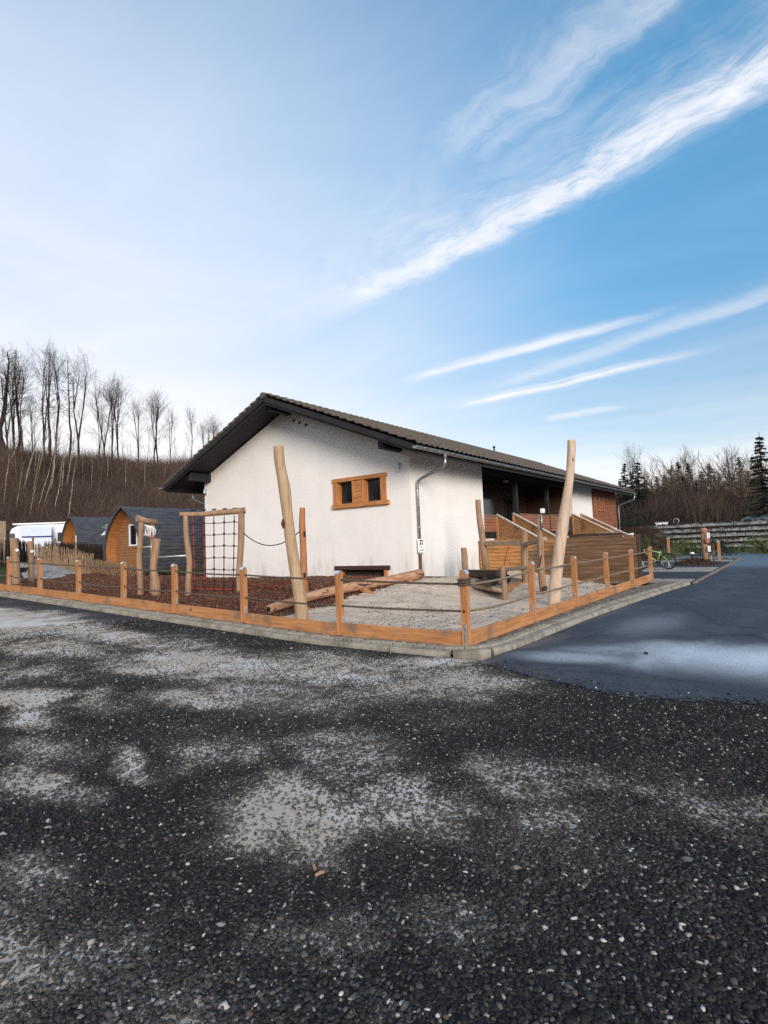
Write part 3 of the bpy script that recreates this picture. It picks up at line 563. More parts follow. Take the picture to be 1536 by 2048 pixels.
gb=MB(); wall_strips(gb,'X',HX,.3,HY,HYL,.0,lambda y:rz(y)-.17,[(op[0][0],op[0][1],WZ0+.12,WZ1-.12),(op[1][0],op[1][1],WZ0+.12,WZ1-.12),(10.50,12.42,.38,.72)])
gb.build('gable_wall','white stucco',house)
sw=MB(); sw.box(HX+.3,19.1,HY,HY+.28,0,4.6); sw.box(18.82,19.1,HY+.28,11.9,0,4.6); sw.build('side_wall','white stucco',house)
s2=MB(); s2.box(29.55,33.1,HY,HY+.3,0,4.6); s2.build('side_wall','white stucco',house)
lw=MB(); lw.box(19.1,29.55,HY+.12,HY+.3,0,1.60); lw.box(33.1,38.4,HY+.03,HY+.3,0,2.0); lw.build('plinth','white stucco',house)
bw=MB(); bw.box(38.1,38.4,HY+.3,HYL,0,4.3); bw.prism([(38.1,HY+.3,4.3),(38.1,HYL,4.3),(38.1,HYL,rz(HYL)-.17),(38.1,RY,rz(RY)-.17),(38.1,HY+.3,rz(HY)-.2)],(.3,0,0)); bw.box(HX+.3,38.1,HYL-.3,HYL,0,4.5); bw.build('back_wall','white stucco',house)
# larch clad end with three narrow windows
cl_=MB(); z=2.0; 
while z<4.55:
    h=.135; segs=[(33.1,38.4)]
    if z+h>3.0 and z<4.0: segs=[(33.1,33.55),(33.85,34.35),(34.70,35.15),(35.5,38.4)]
    elif z+h>2.75 and z<4.0: segs=[(33.1,33.55),(33.85,38.4)]
    for a,b in segs:
        x=a
        while x<b-.01:
            e=min(b,x+random.uniform(1.2,2.6)); 
            if b-e<.3: e=b
            cl_.box(x+.002,e-.002,HY-.025+random.uniform(0,.006),HY+.1,z+.004,z+h-.004); x=e
    z+=h
cl_.build('timber_cladding','larch cladding',house); bk=MB(); bk.box(33.1,38.4,HY+.1,HY+.3,2.0,4.6); bk.build('cladding_backing','black stained wood',house)
for a,b,zb in ((33.55,33.85,2.75),(34.35,34.70,3.0),(35.15,35.5,3.0)):
    f=MB(); [f.box(*q) for q in ((a,b,HY-.05,HY+.02,zb,zb+.07),(a,b,HY-.05,HY+.02,3.95,4.02),(a,a+.06,HY-.05,HY+.02,zb+.07,3.95),(b-.06,b,HY-.05,HY+.02,zb+.07,3.95))]; fo=f.build('narrow_window','window wood upright',house); g_=MB(); g_.box(a+.06,b-.06,HY-.035,HY-.02,zb+.07,3.95); g_.build('pane','dark glass',fo)
# gable window with wooden surround
w_=MB(); x0=HX-.07
w_.bevbox((x0,W0-.03,WZ1-.13),(.09,0,0),(0,WW+.06,0),(0,0,.13),.01); w_.bevbox((x0-.03,W0-.10,WZ0-.03),(.12,0,0),(0,WW+.14,0),(0,0,.145),.012)
win=w_.build('window_frame','window wood',house); up=MB()
for a,b in ((W1-.085*WW,W1-.005*WW),(W0+.005*WW,W0+.10*WW)): up.bevbox((x0+.01,a,WZ0+.115),(.08,0,0),(0,b-a,0),(0,0,WZ1-WZ0-.245),.008)
for (a,b) in op:
    up.box(HX,HX+.26,b-.02,b+.0,WZ0+.12,WZ1-.12); up.box(HX,HX+.26,a,a+.02,WZ0+.12,WZ1-.12)
m0,m1=op[1][1],op[0][0]; up.bevbox((x0+.015,m0,WZ0+.115),(.07,0,0),(0,.085,0),(0,0,WZ1-WZ0-.245),.006); up.bevbox((x0+.015,m1-.055,WZ0+.115),(.07,0,0),(0,.055,0),(0,0,WZ1-WZ0-.245),.006)
up.pieces('upright','window wood upright',win); bo=MB(); hh=(WZ1-WZ0-.245)/4
for k in range(4): bo.bevbox((x0+.04+random.uniform(0,.008),m0+.088,WZ0+.118+k*hh),(.05,0,0),(0,m1-m0-.146,0),(0,0,hh-.007),.006)
bo.build('board_panel','window wood',win)
for a,b in op:
    f=MB(); X=HX+.16; z0,z1=WZ0+.12,WZ1-.12
    [f.box(*q) for q in ((X,X+.05,a+.02,b-.02,z0,z0+.07),(X,X+.05,a+.02,b-.02,z1-.05,z1),(X,X+.05,a+.02,a+.08,z0+.07,z1-.05),(X,X+.05,b-.08,b-.02,z0+.07,z1-.05))]
    so_=f.build('sash','window sash',house); p=MB(); p.box(X+.03,X+.04,a+.08,b-.08,z0+.07,z1-.05); p.build('pane','dark glass',so_)
# low cellar opening
c_=MB(); c_.bevbox((HX-.10,W0-.02,.70),(.14,0,0),(0,2.28,0),(0,0,.14),.02); lt=c_.build('cellar_lintel','dark trough wood',house)
c_=MB(); c_.bevbox((HX-.07,12.36,.30),(.25,0,0),(0,.15,0),(0,0,.40),.01); c_.bevbox((HX-.07,10.42,.30),(.25,0,0),(0,.13,0),(0,0,.40),.01); c_.pieces('cellar_jamb','window wood upright',house)
c_=MB(); c_.box(HX+.17,HX+.2,10.5,12.4,.36,.72); gl=c_.build('cellar_grille','black stained wood',house); c_=MB(); [c_.box(HX+.15,HX+.168,y,y+.05,.38,.70) for y in np.arange(10.58,12.3,.085)]; c_.build('slat','dark trough wood',gl)
# roof
def tiles(name,yr,ye,side,seed):
    L=abs(ye-yr)/math.cos(math.atan(SL)); nc=int(round(L/.335)); pw=.30; xs_=np.arange(RX0-.02,RX1+.02,pw/6); cs_,sn=math.cos(math.atan(SL)),math.sin(math.atan(SL))
    wv=.048*np.abs(np.cos(np.pi*xs_/pw))**.7; vs=[];rows=0
    rs=np.random.default_rng(seed)
    for c in range(nc):
        a,b=c*L/nc,(c+1)*L/nc+.03
        jit=np.repeat(rs.uniform(-.010,.012,len(xs_)//6+2),6)[:len(xs_)]; jv=np.repeat(rs.uniform(-.008,.008,len(xs_)//6+2),6)[:len(xs_)]
        for d,h in ((a,.0),(b,.055),(b,.008)):
            dd=d+(jv if h>.01 else 0); hh=h+wv+(jit if h>.01 else 0); y=yr+side*(dd*cs_+hh*sn); z=RZ-dd*sn+hh*cs_; vs.append(np.c_[xs_,y,z]); rows+=1
    v=np.concatenate(vs)-V(house['_o']); nx=len(xs_); i=(np.arange(nx-1)[None,:]+nx*np.arange(rows-1)[:,None]).ravel(); f=np.c_[i,i+nx,i+nx+1,i+1] if side<0 else np.c_[i,i+1,i+nx+1,i+nx]
    o=npmesh(name,v,f,'roof tile',parent=house); o['_o']=list(house['_o']); return o
roof=tiles('roof',RY,EY,-1,1); tiles('roof',RY,EYL,1,2)
rd=MB(); x=RX0-.05
while x<RX1: rd.tube([(x,RY,RZ-.01),(x+.40,RY,RZ+.012)],[.115,.13],10); x+=.37
rd.build('ridge_tiles','roof tile',roof)
sf=MB()
for ye,sg in ((EY+.06,1),(EYL-.06,-1)): sf.prism([(RX0+.05,RY,RZ-.03),(RX0+.05,ye,rz(ye)-.03),(RX0+.05,ye,rz(ye)-.12),(RX0+.05,RY,RZ-.12)],(RX1-RX0-.1,0,0))
sf.build('soffit','dark soffit boards',house)
for ye in (EY+.02,EYL-.02):
    b=MB(); b.prism([(RX0,RY,RZ-.015),(RX0,ye,rz(ye)-.015),(RX0,ye,rz(ye)-.19),(RX0,RY,RZ-.21)],(.045,0,0)); b.prism([(RX0+.047,RY,RZ-.121),(RX0+.047,ye,rz(ye)-.121),(RX0+.047,ye,rz(ye)-.26),(RX0+.047,RY,RZ-.30)],(.05,0,0)); b.build('bargeboard','black stained wood',house)
    b=MB(); b.box(RX0+.1,RX1-.1,min(ye,ye+(.03 if ye<RY else -.03)),max(ye,ye+(.03 if ye<RY else -.03)),rz(ye)-.28,rz(ye)-.10); b.build('fascia_board','black stained wood',house)
b=MB(); 
for y in np.arange(13.6,39,.9): b.box(y,y+.09,EY+.08,HY+.0,rz(HY)-.42+0,rz(HY)-.40) if False else b.prism([(y,EY+.08,rz(EY)-.16),(y,HY+.05,rz(HY)-.20),(y,HY+.05,rz(HY)-.32),(y,EY+.08,rz(EY)-.24)],(.09,0,0))
b.pieces('rafter_tail','dark soffit boards',house)
for y,z,h in ((RY,RZ-.50,.24),(HY+.35,rz(HY+.35)-.50,.24),(HYL-.35,rz(HYL-.35)-.50,.24)):
    b=MB(); b.bevbox((RX0+.25,y-.11,z),(HX-RX0-.2,0,0),(0,.22,0),(0,0,h+.10),.02); b.build('purlin','black stained wood',house)
# gutters and downpipe
def gutter(y,ze,x0,x1):
    g_=MB(); n=9; r=.075; ring=[(y+r*math.cos(a),ze+r*math.sin(a)) for a in np.linspace(math.pi,2*math.pi,n)]; ring2=[(y+(r-.006)*math.cos(a),ze+(r-.006)*math.sin(a)) for a in np.linspace(2*math.pi,math.pi,n)]; rg=ring+ring2
    g_.prism([(x0,a,b) for a,b in rg],(x1-x0,0,0)); g_.prism([(x0-.004,a,b) for a,b in ring],(.004,0,0)); yo=y-r if y<RY else y+r; g_.tube([(x0,yo,ze+.004),(x1,yo,ze+.004)],.011,6); o=g_.build('gutter','zinc',house)
    b=MB(); 
    for x in np.arange(x0+.4,x1,.8): b.tube([(x,y+(r+.006)*math.cos(a),ze+(r+.006)*math.sin(a)) for a in np.linspace(math.pi,2*math.pi,7)],.007,4)
    b.pieces('gutter_bracket','zinc',o); return o
GZ=rz(EY)-.09; gt=gutter(EY-.07,GZ,RX0-.12,RX1+.05); gutter(EYL+.07,GZ,RX0-.12,RX1)
def downpipe(x,ya,yb,zt,zb,m0=.048):
    d=MB(); d.tube([(x,ya,zt+.06),(x,ya,zt-.06),(x,ya,zt-.12)],[.085,.07,.05],12,False); s_=1 if yb>ya else -1
    pts=[(x,ya,zt-.1),(x,ya,zt-.26),(x,ya+s_*.03,zt-.34),(x,ya+s_*.10,zt-.40),(x,yb-s_*.14,zt-.66),(x,yb-s_*.05,zt-.71),(x,yb,zt-.80),(x,yb,zt-1.0),(x,yb,zb)]
    d.tube(pts,m0,12); [d.tube([(x,yb,z),(x,yb,z+.05)],m0+.007,12) for z in (zt-.98,zt-2.2,zb)]; return d.build('downpipe','zinc',house,True)
dp=downpipe(14.47,EY-.07,HY-.07,GZ-.05,1.15); b=MB(); b.tube([(14.47,HY-.07,.2),(14.47,HY-.07,1.16)],.046,12); b.build('standpipe','brown pipe',dp,True)
b=MB(); [b.box(14.44,14.50,HY-.03,HY,z,z+.03) for z in (1.2,2.3,3.2)]; b.pieces('pipe_clamp','zinc',dp); downpipe(38.75,EY-.07,HY-.07,GZ-.05,.1); downpipe(14.4,EYL+.07,HYL+.07,GZ-.05,.3)
# vents, lamps, small chimney pipe
for u,v in ((588,841),(599,845),(612,850)):
    p=atX(u,v,HX-.01); b=MB(); a=[(p[0],p[1]+.075*math.cos(t),p[2]+.075*math.sin(t)) for t in np.linspace(0,2*math.pi,17)]; b.tube(a,.017,6,False); o=b.build('vent_ring','white stucco',house,True); b=MB(); b.tube([(HX-.012,p[1],p[2]),(HX-.004,p[1],p[2])],.06,14); b.build('vent_hole','black plastic',o)
p=atX(795,930,HX-.07); lamp=thing('wall_lamp',p,'small white wall lamp mounted near the top right corner of the gable','lamp'); b=MB(); b.bevbox(p-V((.05,.06,.13)),(.10,0,0),(0,.12,0),(0,0,.22),.02); b.build('housing','galvanised steel',lamp); b=MB(); b.tube([p+V((-.0,0,-.13)),p+V((-.0,0,-.20))],[.05,.045],10); b.build('sensor','white paint',lamp); b=MB(); b.box(p[0]+.03,HX,p[1]-.03,p[1]+.03,p[2]-.02,p[2]+.04); b.build('mount','black plastic',lamp)
p=atX(408,985,HX-.08)+V((0,.0,0)); p[1]=HYL-.12; lp=thing('wall_lamp',p,'small dark wall lamp under the left eave of the gable','lamp'); b=MB(); b.tube([p+V((0,0,.12)),p+V((0,0,-.05))],[.05,.07],10); b.build('housing','galvanised steel',lp); b=MB(); b.box(p[0],HX,p[1]-.03,p[1]+.03,p[2]+.08,p[2]+.12); b.tube([p+V((0,0,-.05)),p+V((0,0,-.09))],.045,10); b.build('mount','black plastic',lp)
p=atY(989,912,RY); b=MB(); b.tube([(p[0],RY,RZ-.05),(p[0],RY,RZ+.32)],.05,8); b.tube([(p[0],RY,RZ+.32),(p[0],RY,RZ+.42)],.085,8); b.build('vent_pipe','black stained wood',roof)
# sign on the downpipe
p=V((14.47,HY-.125,1.42)); sg=thing('sign',p-V((0,0,.2)),'small white rules sign strapped to the bottom of the downpipe','sign'); b=MB(); ax=V((.10,-.035,0))*1.25; b.frame_box(p-ax-V((0,0,.21)),ax*2,(0,.006,0),(0,0,.42)); b.build('plate','white paint',sg)
b=MB()
def onp(a,b_,z0,z1): o=p+ax*a+V((0,-.003,z0)); b.frame_box(o,ax*(b_-a),(0,.002,0),(0,0,z1-z0))
onp(-.55,.55,.14,.165); onp(-.35,.35,.165,.18); onp(-.45,-.12,.02,.10); onp(-.36,-.2,.105,.13); onp(.12,.42,.02,.10); onp(.18,.34,.105,.13); [onp(-.7,.7,z,z+.008) for z in (-.06,-.12,-.145,-.17)]; onp(-.3,.3,-.03,-.02); b.build('lettering','black plastic',sg)
b=MB(); [b.tube([p+V((.055*math.cos(a),.055+.055*math.sin(a),z)) for a in np.linspace(0,6.283,12)],.004,4,False) for z in (.15,-.15)]; b.pieces('strap','galvanised steel',sg)
# veranda
vb=MB(); vb.box(19.1,29.55,HY+.30,12.0,1.45,1.62); vb.box(19.1,29.55,HY+.02,HY+.30,1.601,1.80); vb.build('veranda_floor','black stained wood',house)
vb=MB(); vb.box(19.1,22.6,11.9,12.1,1.6,4.3); vb.build('veranda_wall','white stucco',house); vb=MB(); vb.box(22.6,29.55,11.9,12.1,1.6,4.3); vb.box(29.25,29.55,HY+.3,11.9,1.6,4.3); vb.build('veranda_wall','shaded veranda boards',house)
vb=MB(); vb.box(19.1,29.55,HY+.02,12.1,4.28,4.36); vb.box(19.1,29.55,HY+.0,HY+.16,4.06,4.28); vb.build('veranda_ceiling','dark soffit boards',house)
for a,b_,z0,z1 in ((19.6,21.1,2.45,3.55),(21.6,22.5,1.65,3.65),(23.6,25.4,2.3,3.6),(26.4,27.3,1.65,3.65)):
    b=MB(); b.box(a,b_,11.84,11.9,z0,z1); o=b.build('veranda_window' if z0>2 else 'veranda_door','window sash',house); b=MB(); b.box(a+.1,b_-.1,11.825,11.84,z0+.1,z1-.1); b.build('pane','dark glass',o)
for x in (22.3,26.0): b=MB(); b.bevbox((x-.09,HY-.02,1.62),(.18,0,0),(0,.18,0),(0,0,2.46),.015); b.build('veranda_post','black stained wood',house)
p=V((24.2,10.8,4.24)); b=MB(); b.tube([p,p-V((0,0,.07))],[.16,.13],14); b.build('ceiling_lamp','galvanised steel',house)
def boards_h(x0,x1,y,z0,z1,name,m,t=.04,h=.12,par=house):
    b=MB(); z=z0
    while z<z1-.02: b.bevbox((x0,y+random.uniform(-.003,.003),z),(x1-x0,0,0),(0,t,0),(0,0,min(h,z1-z)-.008),.005); z+=h
    return b.build(name,m,par)
for a,b_,z1 in ((19.1,20.02,2.44),(21.68,22.2,2.52),(22.4,25.9,2.55),(26.1,27.55,2.58),(29.3,29.6,2.6)):
    o=boards_h(a,b_,HY-.05,1.82,z1,'parapet','veranda boards'); b=MB(); b.bevbox((a-.01,HY-.07,z1+.002),(b_-a+.02,0,0),(0,.10,0),(0,0,.03),.006); b.build('parapet_cap','weathered deck wood',o)
# ---- stair balustrades coming out from the veranda, sloping down towards the yard
def balustrade(x,yt,zt,drop,yb,h,label,stp=None):
    t=thing('stair_balustrade',(x,yb,.1),label,'balustrade','boarded stair balustrades of the veranda'); b=MB(); k=7; hb=h/k
    for j in range(k):
        z0=zt-h+j*hb; q=[(x,yt,z0+.004),(x,yb,z0-drop+.004),(x,yb,z0+hb-.006-drop),(x,yt,z0+hb-.006)]; b.prism(q,(.035,0,0))
    b.build('board_panel','stair panel wood',t); b=MB()
    b.bevbox((x-.02,yt-.06,zt-h-.05),(.075,0,0),(0,.10,0),(0,0,h+.06),.008); b.bevbox((x-.02,yb-.05,zt-h-drop-.5),(.075,0,0),(0,.10,0),(0,0,h+.5),.008); b.pieces('post','orange wood Z',t)
    b=MB(); b.prism([(x-.03,yt+.04,zt+.005),(x-.03,yb-.06,zt-drop+.005),(x-.03,yb-.06,zt-drop+.04),(x-.03,yt+.04,zt+.04)],(.10,0,0)); b.build('handrail','weathered deck wood',t)
    b=MB(); b.tube([(x+.02,yt,zt+.07),(x+.02,yb,zt-drop+.07)],.018,8); [b.tube([(x+.02,yt+(yb-yt)*f,zt-drop*f+.03),(x+.02,yt+(yb-yt)*f,zt-drop*f+.07)],.008,5) for f in (.1,.5,.9)]; b.build('grab_rail','white paint',t); return t
balustrade(20.06,9.38,2.44,1.62,6.6,1.0,'boarded stair balustrade nearest the white wall, beside the sand play frame'); balustrade(21.64,9.38,2.52,1.65,6.55,1.0,'boarded stair balustrade second from the white wall, left of the tall pale pole')
balustrade(29.24,9.38,2.68,1.35,6.9,1.05,'boarded balustrade of the far stair, right of the tall pale pole'); balustrade(30.75,9.38,2.72,1.35,6.9,1.05,'hindmost stair balustrade, its white rail showing behind the far stair')
def stairs(x0,x1,yt,yb,zt,zb,n,label):
    t=thing('staircase',((x0+x1)/2,yb,zb),label,'stairs'); b=MB(); dy=(yb-yt)/n; dz=(zb-zt)/n
    for k in range(n): b.bevbox((x0,yt+dy*k,zt+dz*(k+1)-.06),(x1-x0,0,0),(0,dy*1.05,0),(0,0,.06),.008); b.box(x0+.02,x1-.02,min(yt+dy*k,yt+dy*(k+1)),max(yt+dy*k,yt+dy*(k+1)),zt+dz*(k+1)-.30,zt+dz*(k+1)-.062)
    b.build('steps','concrete step',t); b=MB(); b.prism([(x0-.04,yt,zt-.08),(x0-.04,yb,zb-.05),(x0-.04,yb,zb-.1),(x0-.04,yt,zb-.1)],(.035,0,0)); b.build('side_panel','red plinth boards',t)
stairs(20.14,21.6,9.4,6.7,1.62,.05,9,'flight of steps between the two near boarded balustrades'); stairs(27.6,29.2,9.4,6.9,1.62,.35,8,'grey concrete steps with red side panel in front of the far balustrade')
# dark boarded planter box
t=thing('planter',(27,7,.1),'dark stained boarded planter box behind the ramp wall, right of the far stair','planter'); o=boards_h(24.6,28.6,6.85,.1,1.62,'front_panel','dark trough wood',.05,.14,t); b=MB(); b.box(24.55,24.6,6.85,8.1,.1,1.62); b.box(28.6,28.65,6.85,8.1,.1,1.64); b.box(24.6,28.6,8.06,8.1,.1,1.62); b.pieces('side_panel','dark trough wood',t); b=MB(); b.box(24.5,28.7,6.80,6.92,1.625,1.66); b.build('rim','weathered deck wood',t)
tf=thing('dried_grass_tuft',(25.8,6.7,.1),'pale dried grass tuft in front of the dark planter box','plant'); b=MB()
for k in range(45): a=random.uniform(0,6.28); L=random.uniform(.5,1.2); b.tube([(25.4,6.65,.5),(25.4+.06*math.cos(a),6.65+.06*math.sin(a),.5+L*.5),(25.4+.2*math.cos(a),6.65+.2*math.sin(a),.45+L*.8)],[.012,.01,.004],3)
b.build('blades','white paint',tf)
# ---- boarded ramp wall beside the sand pit
A,B=V((18.50,9.40,0)),V((19.75,4.28,0)); D=(B-A); LN=np.linalg.norm(D); d=D/LN; nn=V((-d[1],d[0],0))*-1
rw=thing('ramp_wall',A,'brown horizontally boarded ramp wall with thin cap, behind the sand pit','wall'); b=MB(); z=-.05; k=0
while z<1.34:
    x=0
    while x<LN-.01:
        e=min(LN,x+random.uniform(2.2,3.6)); e=LN if LN-e<.5 else e; b.bevbox(A+d*(x+.003)+nn*(-.02+random.uniform(-.003,.003))+V((0,0,z)),d*(e-x-.006),nn*.035,(0,0,.128),.006); x=e
    z+=.137
b.build('board_panel','ramp wall wood',rw); b=MB(); b.bevbox(A-nn*.16-d*.02+V((0,0,z+.004)),d*(LN+.14),nn*.20,(0,0,.035),.006); b.build('cap_board','ramp wall wood',rw); b=MB(); b.bevbox(B+d*.002-nn*.15+V((0,0,-.1)),d*.12,nn*.18,(0,0,z+.1),.01); b.build('end_post','dark trough wood',rw)
b=MB(); b.box(0,0,0,0,0,0) if False else b.frame_box(A-nn*.14+V((0,0,-.1)),d*LN,nn*.10,(0,0,z+.08)); b.build('core','black stained wood',rw)
# ================================================================ ROPE FENCE
fe=thing('rope_fence',(FX,FY,0),'orange wooden post and rope fence with low plank edging around the play area','fence')
def post_mesh(axis):
    pr=[(-.05,0),(.05,0),(.05,1.03)]+[(.05*math.cos(a),1.03+.05*math.sin(a)) for a in np.linspace(0,math.pi,9)[1:-1]]+[(-.05,1.03)]
    b=MB(); 
    if axis=='Y': b.prism([(a,-.05,z) for a,z in pr],(0,.10,0))
    else: b.prism([(-.05,a,z) for a,z in pr],(.10,0,0))
    return b
def fpost(axis,x,y,protos={}):
    z=float(G(x,y)); lean=random.uniform(-.007,.007)
    if axis not in protos:
        o=post_mesh(axis).build('post','orange wood Z',None); cap=MB(); arc=[(.052*math.cos(a),1.031+.052*math.sin(a)) for a in np.linspace(math.pi+.1,-.1,12)]; arc=[(a-.0,b) for a,b in arc]; arc2=[(a*1.06,1.031+(b-1.031)*1.06) for a,b in arc][::-1]; rg=arc+arc2
        if axis=='Y': cap.prism([(a,-.045,z_) for a,z_ in rg],(0,.10,0))
        else: cap.prism([(-.045,a,z_) for a,z_ in rg],(.10,0,0))
        c=cap.build('cap','cap metal',None,False); c.parent=o; br=MB()
        if axis=='Y': br.bevbox((-.005,-.0585,-.04),(.038,0,0),(0,.007,0),(0,0,.36),.002); [br.tube([(.014,-.066,h),(.014,-.055,h)],.010,6) for h in (.28,.1)]
        else: br.bevbox((-.0585,-.03,-.04),(.007,0,0),(0,.038,0),(0,0,.36),.002); [br.tube([(-.066,-.01,h),(-.055,-.01,h)],.010,6) for h in (.28,.1)]
        br=br.build('bracket','galvanised steel',None); br.parent=o
        hb=MB(); 
        for h in (.93,.49):
            if axis=='Y': hb.tube([(0,-.0515,h),(0,.0515,h)],.021,10)
            else: hb.tube([(-.0515,0,h),(.0515,0,h)],.021,10)
        hb=hb.build('rope_bush','black plastic',None); hb.parent=o; protos[axis]=o
    else: o=copy_tree(protos[axis])
    o.parent=fe; o.location=V((x,y,z))-V(fe['_o']); o.rotation_euler=(lean,random.uniform(-.007,.007),random.uniform(-.02,.02)); return o
LY=[3.93,6.34,8.85,11.2,13.38,15.7,18.1,20.4,22.8]; RX=[9.72,12.12,14.65,17.3,19.9]
for y in LY: fpost('Y' if y>4 else 'X',FX,y)
for x in RX: fpost('X',x,FY)
def plank(x0,y0,x1,y1,h=.225):
    z0,z1=float(G(x0,y0)),float(G(x1,y1)); b=MB()
    if x0==x1:
        n=2 if random.random()<.4 else 1; c=[y0+.052]+([y0+(y1-y0)*random.uniform(.35,.7)] if n==2 else [])+[y1-.052]
        for a,e in zip(c[:-1],c[1:]): za,ze=z0+(z1-z0)*(a-y0)/(y1-y0),z0+(z1-z0)*(e-y0)/(y1-y0); hh=h+random.uniform(-.01,.01); b.bevbox((x0-.030,a+.001,za-.03),(.042,0,0),(0,e-a-.002,ze-za),(0,0,hh),.005)
        b.build('edging_plank','orange wood Y',fe)
    else: b.bevbox((x0+.053,y0-.03,z0-.03),(x1-x0-.106,0,0),(0,.042,0),(0,0,h),.005); b.build('edging_plank','orange wood X',fe)
for a,b_ in zip(LY[:-1],LY[1:]): plank(FX,a,FX,b_)
for a,b_ in zip([FX]+RX[:-1],RX): plank(a,FY,b_,FY)
def rope_path(pts,r,m,name='rope',par=fe,pitch=.085,step=.014,strands=3):
    """three twisted strands along a polyline"""
    P=np.array(pts,float); sg=np.r_[0,np.cumsum(np.linalg.norm(np.diff(P,axis=0),axis=1))]; s=np.arange(0,sg[-1],step); Q=np.stack([np.interp(s,sg,P[:,k]) for k in range(3)],1)
    T=np.gradient(Q,axis=0); T/=np.linalg.norm(T,axis=1)[:,None]; A_=np.cross(T,[0,0,1.]); A_/=np.linalg.norm(A_,axis=1)[:,None]+1e-9; B_=np.cross(T,A_); vs,fs=[],[];o=0; ns=5
    for k in range(strands):
        ph=2*math.pi*(s/pitch+k/strands); c=Q+(A_*np.cos(ph)[:,None]+B_*np.sin(ph)[:,None])*r*.5; ring=[]
        for j in range(ns): a=2*math.pi*j/ns; ring.append(c+(A_*math.cos(a)+B_*math.sin(a))*r*.56)
        v=np.stack(ring,1).reshape(-1,3); i=(np.arange(ns)[None,:]+ns*np.arange(len(s)-1)[:,None]).ravel(); j2=((np.arange(ns)+1)%ns)[None,:]+ns*np.arange(len(s)-1)[:,None]; j2=j2.ravel(); fs.append(np.c_[i,j2,j2+ns,i+ns]+o); vs.append(v); o+=len(v)
    o_=npmesh(name,np.concatenate(vs)-V(par['_o']),np.concatenate(fs),m,smooth=True,parent=par); o_['_o']=list(par['_o']); return o_
def sagline(a,b,sag,n=14): return [V(a)+(V(b)-V(a))*t+V((0,0,-sag*4*t*(1-t))) for t in np.linspace(0,1,n)]
random.seed(11)
for h,sags in ((.93,(.01,.012,.02,.02,.015,.01,.01,.01)),(.49,(.012,.02,.03,.045,.06,.06,.06,.03))):
    pts=[]
    for i_,(a,b_) in enumerate(zip(LY[:-1],LY[1:])): pts+=sagline((FX,a,float(G(FX,a))+h-(.05 if a<4 and h>.9 else 0)),(FX,b_,float(G(FX,b_))+h),sags[i_])[:-1]
    rope_path(pts,.019,'dark hemp rope'); pts=[]
    xs_=[FX]+RX
    for a,b_ in zip(xs_[:-1],xs_[1:]): pts+=sagline((a,FY,h-(.06 if a<7.5 and h>.9 else 0)),(b_,FY,h),.04 if a<7.5 else .015)[:-1]
    rope_path(pts,.019,'hemp rope')
wr=[]; 
for a in np.linspace(0,2*math.pi*3.2,90): 
    c,s_=math.cos(a),math.sin(a); m_=max(abs(c),abs(s_)); wr.append(V((FX+.072*c/m_**.7,FY+.072*s_/m_**.7,.855+.012*a/2.0)))
rope_path(wr,.019,'dark hemp rope','rope_knot')
b=MB(); b.tube([(FX+.06,FY-.09,.96),(FX+.10,FY-.02,.965)],.014,6); b.build('red_tag','red rope',fe)
# ================================================================ LOGS AND PLAY FRAMES
def logpts(base,top,bend,n=26):
    base,top=V(base),V(top); t=np.linspace(0,1,n); P=base[None]+(top-base)[None]*t[:,None]; 
    for k,(tt,dx,dy) in enumerate(bend): P+=np.exp(-((t-tt)/.22)**2)[:,None]*V((dx,dy,0))[None]
    return P
def irregular(b,P,rad,n=14,wob=.06,seed=0):
    """log surface with lumps; returns builder"""
    P=np.array(P); k=len(P); o=len(b.v); T=np.gradient(P,axis=0); T/=np.linalg.norm(T,axis=1)[:,None]; ref=V((1,0,0)) if abs(T[0][2])>.6 else V((0,0,1)); rad=np.interp(np.linspace(0,1,k),np.linspace(0,1,len(rad)),rad)
    for i_ in range(k):
        a=np.cross(T[i_],ref); a/=np.linalg.norm(a); c=np.cross(T[i_],a)
        for j in range(n):
            an=2*math.pi*j/n; r=rad[i_]*(1+wob*2*(float(fbm(np.array([math.cos(an)*1.1+seed*7.3]),np.array([math.sin(an)*1.1+i_*.22]),1.,3,seed))-.5)); b.v.append(tuple(P[i_]+(a*math.cos(an)+c*math.sin(an))*r))
    for i_ in range(k-1):
        for j in range(n): j2=(j+1)%n; b.f.append((o+i_*n+j,o+(i_+1)*n+j,o+(i_+1)*n+j2,o+i_*n+j2))
    # bevelled caps
    for i_,sg,rv in ((0,-1,False),(k-1,1,True)):
        o2=len(b.v); [b.v.append(tuple(V(b.v[o+i_*n+j])*.88+P[i_]*.12+T[i_]*sg*rad[i_]*.10)) for j in range(n)]
        for j in range(n): j2=(j+1)%n; b.f.append((o+i_*n+j,o+i_*n+j2,o2+j2,o2+j) if not rv else (o+i_*n+j,o2+j,o2+j2,o+i_*n+j2))
        f=tuple(o2+j for j in range(n)); b.f.append(f if not rv else f[::-1])
    return b
def image_log(uvb,zb,uvt,pts_uv,rad,seed=0):
    """a roughly vertical log: its foot on the ground at uvb; points higher up seen at pts_uv, all in the upright plane through the foot that faces the yard corner"""
    base=at(*uvb,zb); nv=V((base[0],base[1],0)); nv/=np.linalg.norm(nv); P=[base-V((0,0,.25))]
    for u,v in pts_uv: d_=ray(u,v); s_=(nv@(base-CAM))/(nv@d_); P.append(CAM+d_*s_)
    P=np.array(P); t=np.r_[0,np.cumsum(np.linalg.norm(np.diff(P,axis=0),axis=1))]; q=np.linspace(0,t[-1],34); 
    Q=np.stack([np.interp(q,t,P[:,k]) for k in range(3)],1)
    for _ in range(3): Q[1:-1]=(Q[:-2]+2*Q[1:-1]+Q[2:])/4
    return irregular(MB(),Q,rad,16,.07,seed),base
